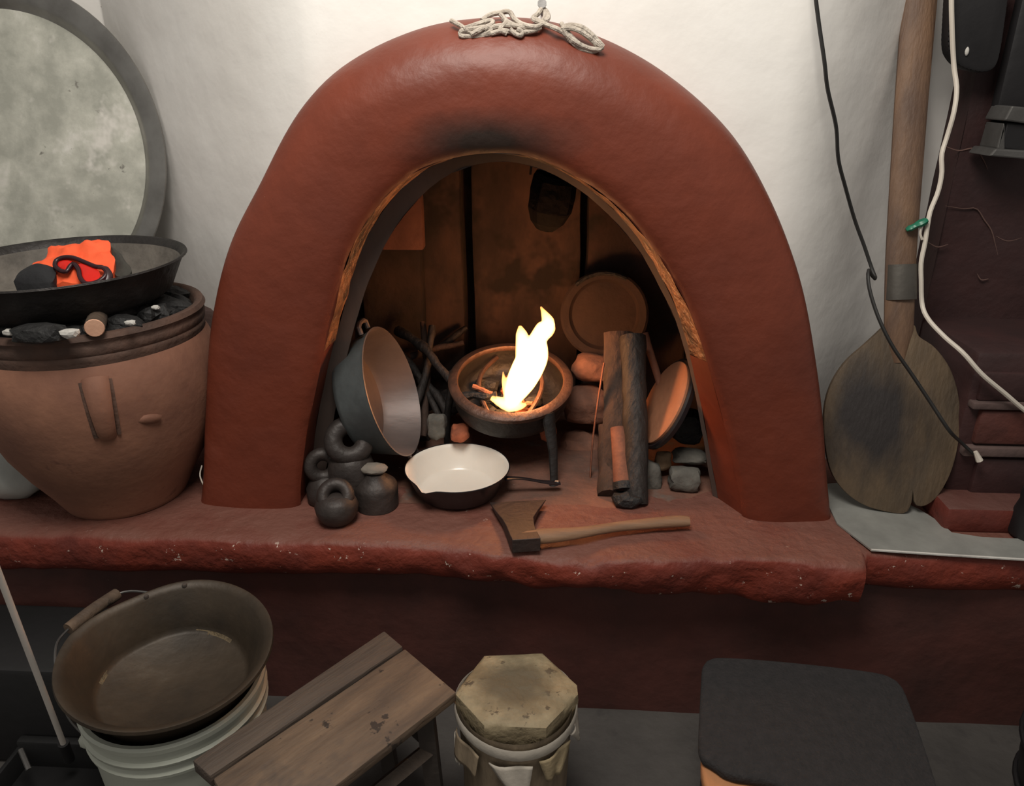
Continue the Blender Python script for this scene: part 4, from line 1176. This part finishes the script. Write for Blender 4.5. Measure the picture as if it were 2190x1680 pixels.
# hide-covered drum
dz = .33; dc = (at(1105, 1474, z=dz)); dc.z = 0
drm = thing('hide_drum', 'hide-covered drum with an eight-sided top and white strap', 'drum', dc)
top_px = [(1036, 1399), (1160, 1394), (1234, 1462), (1236, 1482), (1168, 1553), (1036, 1549), (975, 1482), (980, 1470)]
tp = [at(x, y, z=dz) for x, y in top_px]
g = G(); vs = []; fs = []
n8 = len(tp); c = sum(tp, V()) / n8
ring = []
for i in range(n8):
    for j in range(6): ring.append(tp[i].lerp(tp[(i + 1) % n8], j / 6))
m = len(ring)
levels = [(0, .004), (.25, .004), (.5, .004), (.75, .003), (.93, .001), (1.0, -.003), (1.012, -.014), (1.0, -.042), (.98, -.055)]
for (t, dzv) in levels:
    for p in ring:
        q = c.lerp(p, t); vs.append((q.x, q.y, dz + dzv + N3(q, 30, .003) * (1 if t < 1 else .3)))
for j in range(len(levels) - 1):
    for i in range(m):
        k = (i + 1) % m; fs.append((j * m + i, j * m + k, (j + 1) * m + k, (j + 1) * m + i))
g.add(vs, fs)
lc_ = c - dc
mat('drum_hide', (.32, .255, .155), (.20, .155, .09), rough=.7, scale=12, bump=.7, bscale=30, c3=(.33, .27, .165), lo_=.4, hi_=.62,
    spots=[((.085, .062, .038), 30, .60, .05)], patch=[((lc_.x - .004, lc_.y + .006, dz), (.078, .078, .2), (.105, .083, .050), .55)])
hid = mk('hide_top', g, 'drum_hide', drm, angle=50)
cc = V((c.x, c.y, 0)); Mc = Matrix.Translation(cc)
g = G(); g.lathe([(.0001, 0), (.092, 0), (.094, .01), (.096, .15), (.099, .24), (.101, dz - .02)], 48, Mc, wob=.03); mk('shell', g, 'drum_side', drm, angle=60)
P = [cc + V((.1085 * math.cos(2 * math.pi * i / 48), .1085 * math.sin(2 * math.pi * i / 48), dz - .036 + .005 * math.sin(2 * math.pi * i / 48 * 2 + 1))) for i in range(48)]
g = G(); g.tube(P, .0115, 8, closed=True, flat=1.0, up=(0, 0, 1))
for q in g.v:
    l = V((q.x - cc.x, q.y - cc.y, 0)); k = (.1075 + (l.length - .1085) * .16) / l.length; q.x = cc.x + l.x * k; q.y = cc.y + l.y * k
strp = mk('strap', g, 'strap_white', drm)
# hanging flaps of hide and cloth under the strap
def flap(a0, a1, z0, z1, m, name, r0=.106, r1=.112, skew=0, tip=.35):
    g = G(); vs = []
    def f(u, v):
        a = a0 + (a1 - a0) * ((u - .5) * (1 - (1 - tip) * v) + .5) + skew * v
        r_ = r0 + (r1 - r0) * v + .003 * math.sin(u * 7)
        return cc + V((r_ * math.cos(a), r_ * math.sin(a), z0 + (z1 - z0) * v))
    g.grid(f, 8, 8)
    o = mk(name, g, m, strp, fix=False); md = o.modifiers.new('t', 'SOLIDIFY'); md.thickness = .002
flap(R(-112), R(-72), dz - .066, dz - .118, 'strap_white', 'cloth_flap', skew=.15)
flap(R(-162), R(-122), dz - .062, dz - .108, 'drum_side', 'hide_flap', tip=.9)
flap(R(-66), R(-28), dz - .060, dz - .105, 'hide', 'hide_flap', skew=-.1)
flap(R(-26), R(2), dz - .052, dz - .098, 'strap_white', 'cloth_flap', skew=.12, tip=.2)
flap(R(-172), R(-150), dz - .086, dz - .118, 'strap_white', 'cloth_flap', skew=.2, tip=.3)

# felt covered seat on the right
fz = .30
ft_px = [(1502, 1424), (1512, 1410), (1540, 1404), (1640, 1410), (1780, 1424), (1890, 1440), (1926, 1462), (1945, 1500), (1980, 1600), (2008, 1690), (2030, 1790), (1900, 1800), (1720, 1790), (1690, 1690),
         (1630, 1668), (1560, 1656), (1530, 1636), (1497, 1612), (1496, 1540)]
pl = [at(x, y, z=fz) for x, y in ft_px]
seat = thing('padded_seat', 'low stool with dark grey felt pad at the lower right', 'stool', V((.53, -.45, 0)))
def pad(pts, z0, z1, m, name, sm_=70, bev=.006):
    s_ = smoothpath([V((p.x, p.y, 0)) for p in pts + [pts[0]]], sm_)[:-1]
    g = G(); g.prism([(p.x, p.y) for p in s_], z0, z1, bev=bev); return mk(name, g, m, seat, angle=50)
pad(pl, fz - .018, fz + .001, 'felt_dark', 'felt_pad')
wd = [(1530, 1440), (1860, 1460), (1900, 1500), (1960, 1750), (1600, 1790), (1530, 1720), (1500, 1622)]
pad([at(x, y, z=fz - .02) for x, y in wd], fz - .045, fz - .0185, 'foam_orange', 'wooden_seat', 60)
for (x, y) in ((.40, -.32), (.68, -.33), (.62, -.60), (.40, -.60)):
    g = G(); g.tube([V((x, y, 0)), V((x, y, fz - .046))], [.016, .02], 10); mk('leg', g, 'wood_dull', seat)

# dustpan with white pole at the far left
a = at(142, 1606, z=.10); b = at(-3, 1225, y=-.46)
dp = thing('long_dustpan', 'dark dustpan with a thin white pole handle at the lower left corner', 'dustpan', V((a.x, a.y, 0)))
d = (b - a).normalized()
g = G(); g.tube([a - d * .02, a + (b - a) * 1.4], .0052, 10); mk('pole', g, 'white_pole', dp)
g = G(); g.box((a.x - .13, a.y - .12, .002), (a.x + .11, a.y + .05, .02), bev=.005); g.box((a.x - .13, a.y + .03, .002), (a.x + .11, a.y + .05, .085), bev=.006)
g.box((a.x - .13, a.y - .12, .002), (a.x - .12, a.y + .05, .07), bev=.003); g.box((a.x + .10, a.y - .12, .002), (a.x + .11, a.y + .05, .07), bev=.003)
mk('pan', g, 'dark_plastic', dp)
g = G(); g.tube([a - d * .03, a + d * .03], .010, 10); mk('socket', g, 'dark_plastic', dp)
# dark box behind the pole
g = G(); g.box((-1.25, -.30, 0), (-.86, -.10, .25), bev=.012)
one('dark_crate', g, 'dark_plastic', 'dark box in the shadow under the bench at the far left', 'box')
g = G(); P = [at(44, 1602, z=.11), at(62, 1645, z=.09)]; g.tube(P, .005, 8)
one('grey_rod', g, 'grey_metal', 'short grey rod lying at the lower left corner', 'rod')
# dark round basket at the lower right edge
q = at(2172, 1520, z=.20); bx_ = V((q.x + .145, q.y - .13, 0))
bas = thing('dark_basket', 'dark round basket cut off by the right edge', 'basket', bx_)
g = G(); g.lathe([(.0001, 0), (.13, 0), (.15, .02), (.172, .14), (.178, .22), (.172, .27), (.165, .275), (.160, .26), (.14, .03), (.0001, .02)], 40, Matrix.Translation(bx_)); mk('body', g, 'black_leather', bas, angle=50)
for z, r_ in ((.27, .172), (.20, .179), (.10, .168)):
    g = G(); g.tube([bx_ + V((r_ * math.cos(2 * math.pi * i / 40), r_ * math.sin(2 * math.pi * i / 40), z)) for i in range(40)], .006, 8, closed=True); mk('hoop', g, 'black_leather', bas)
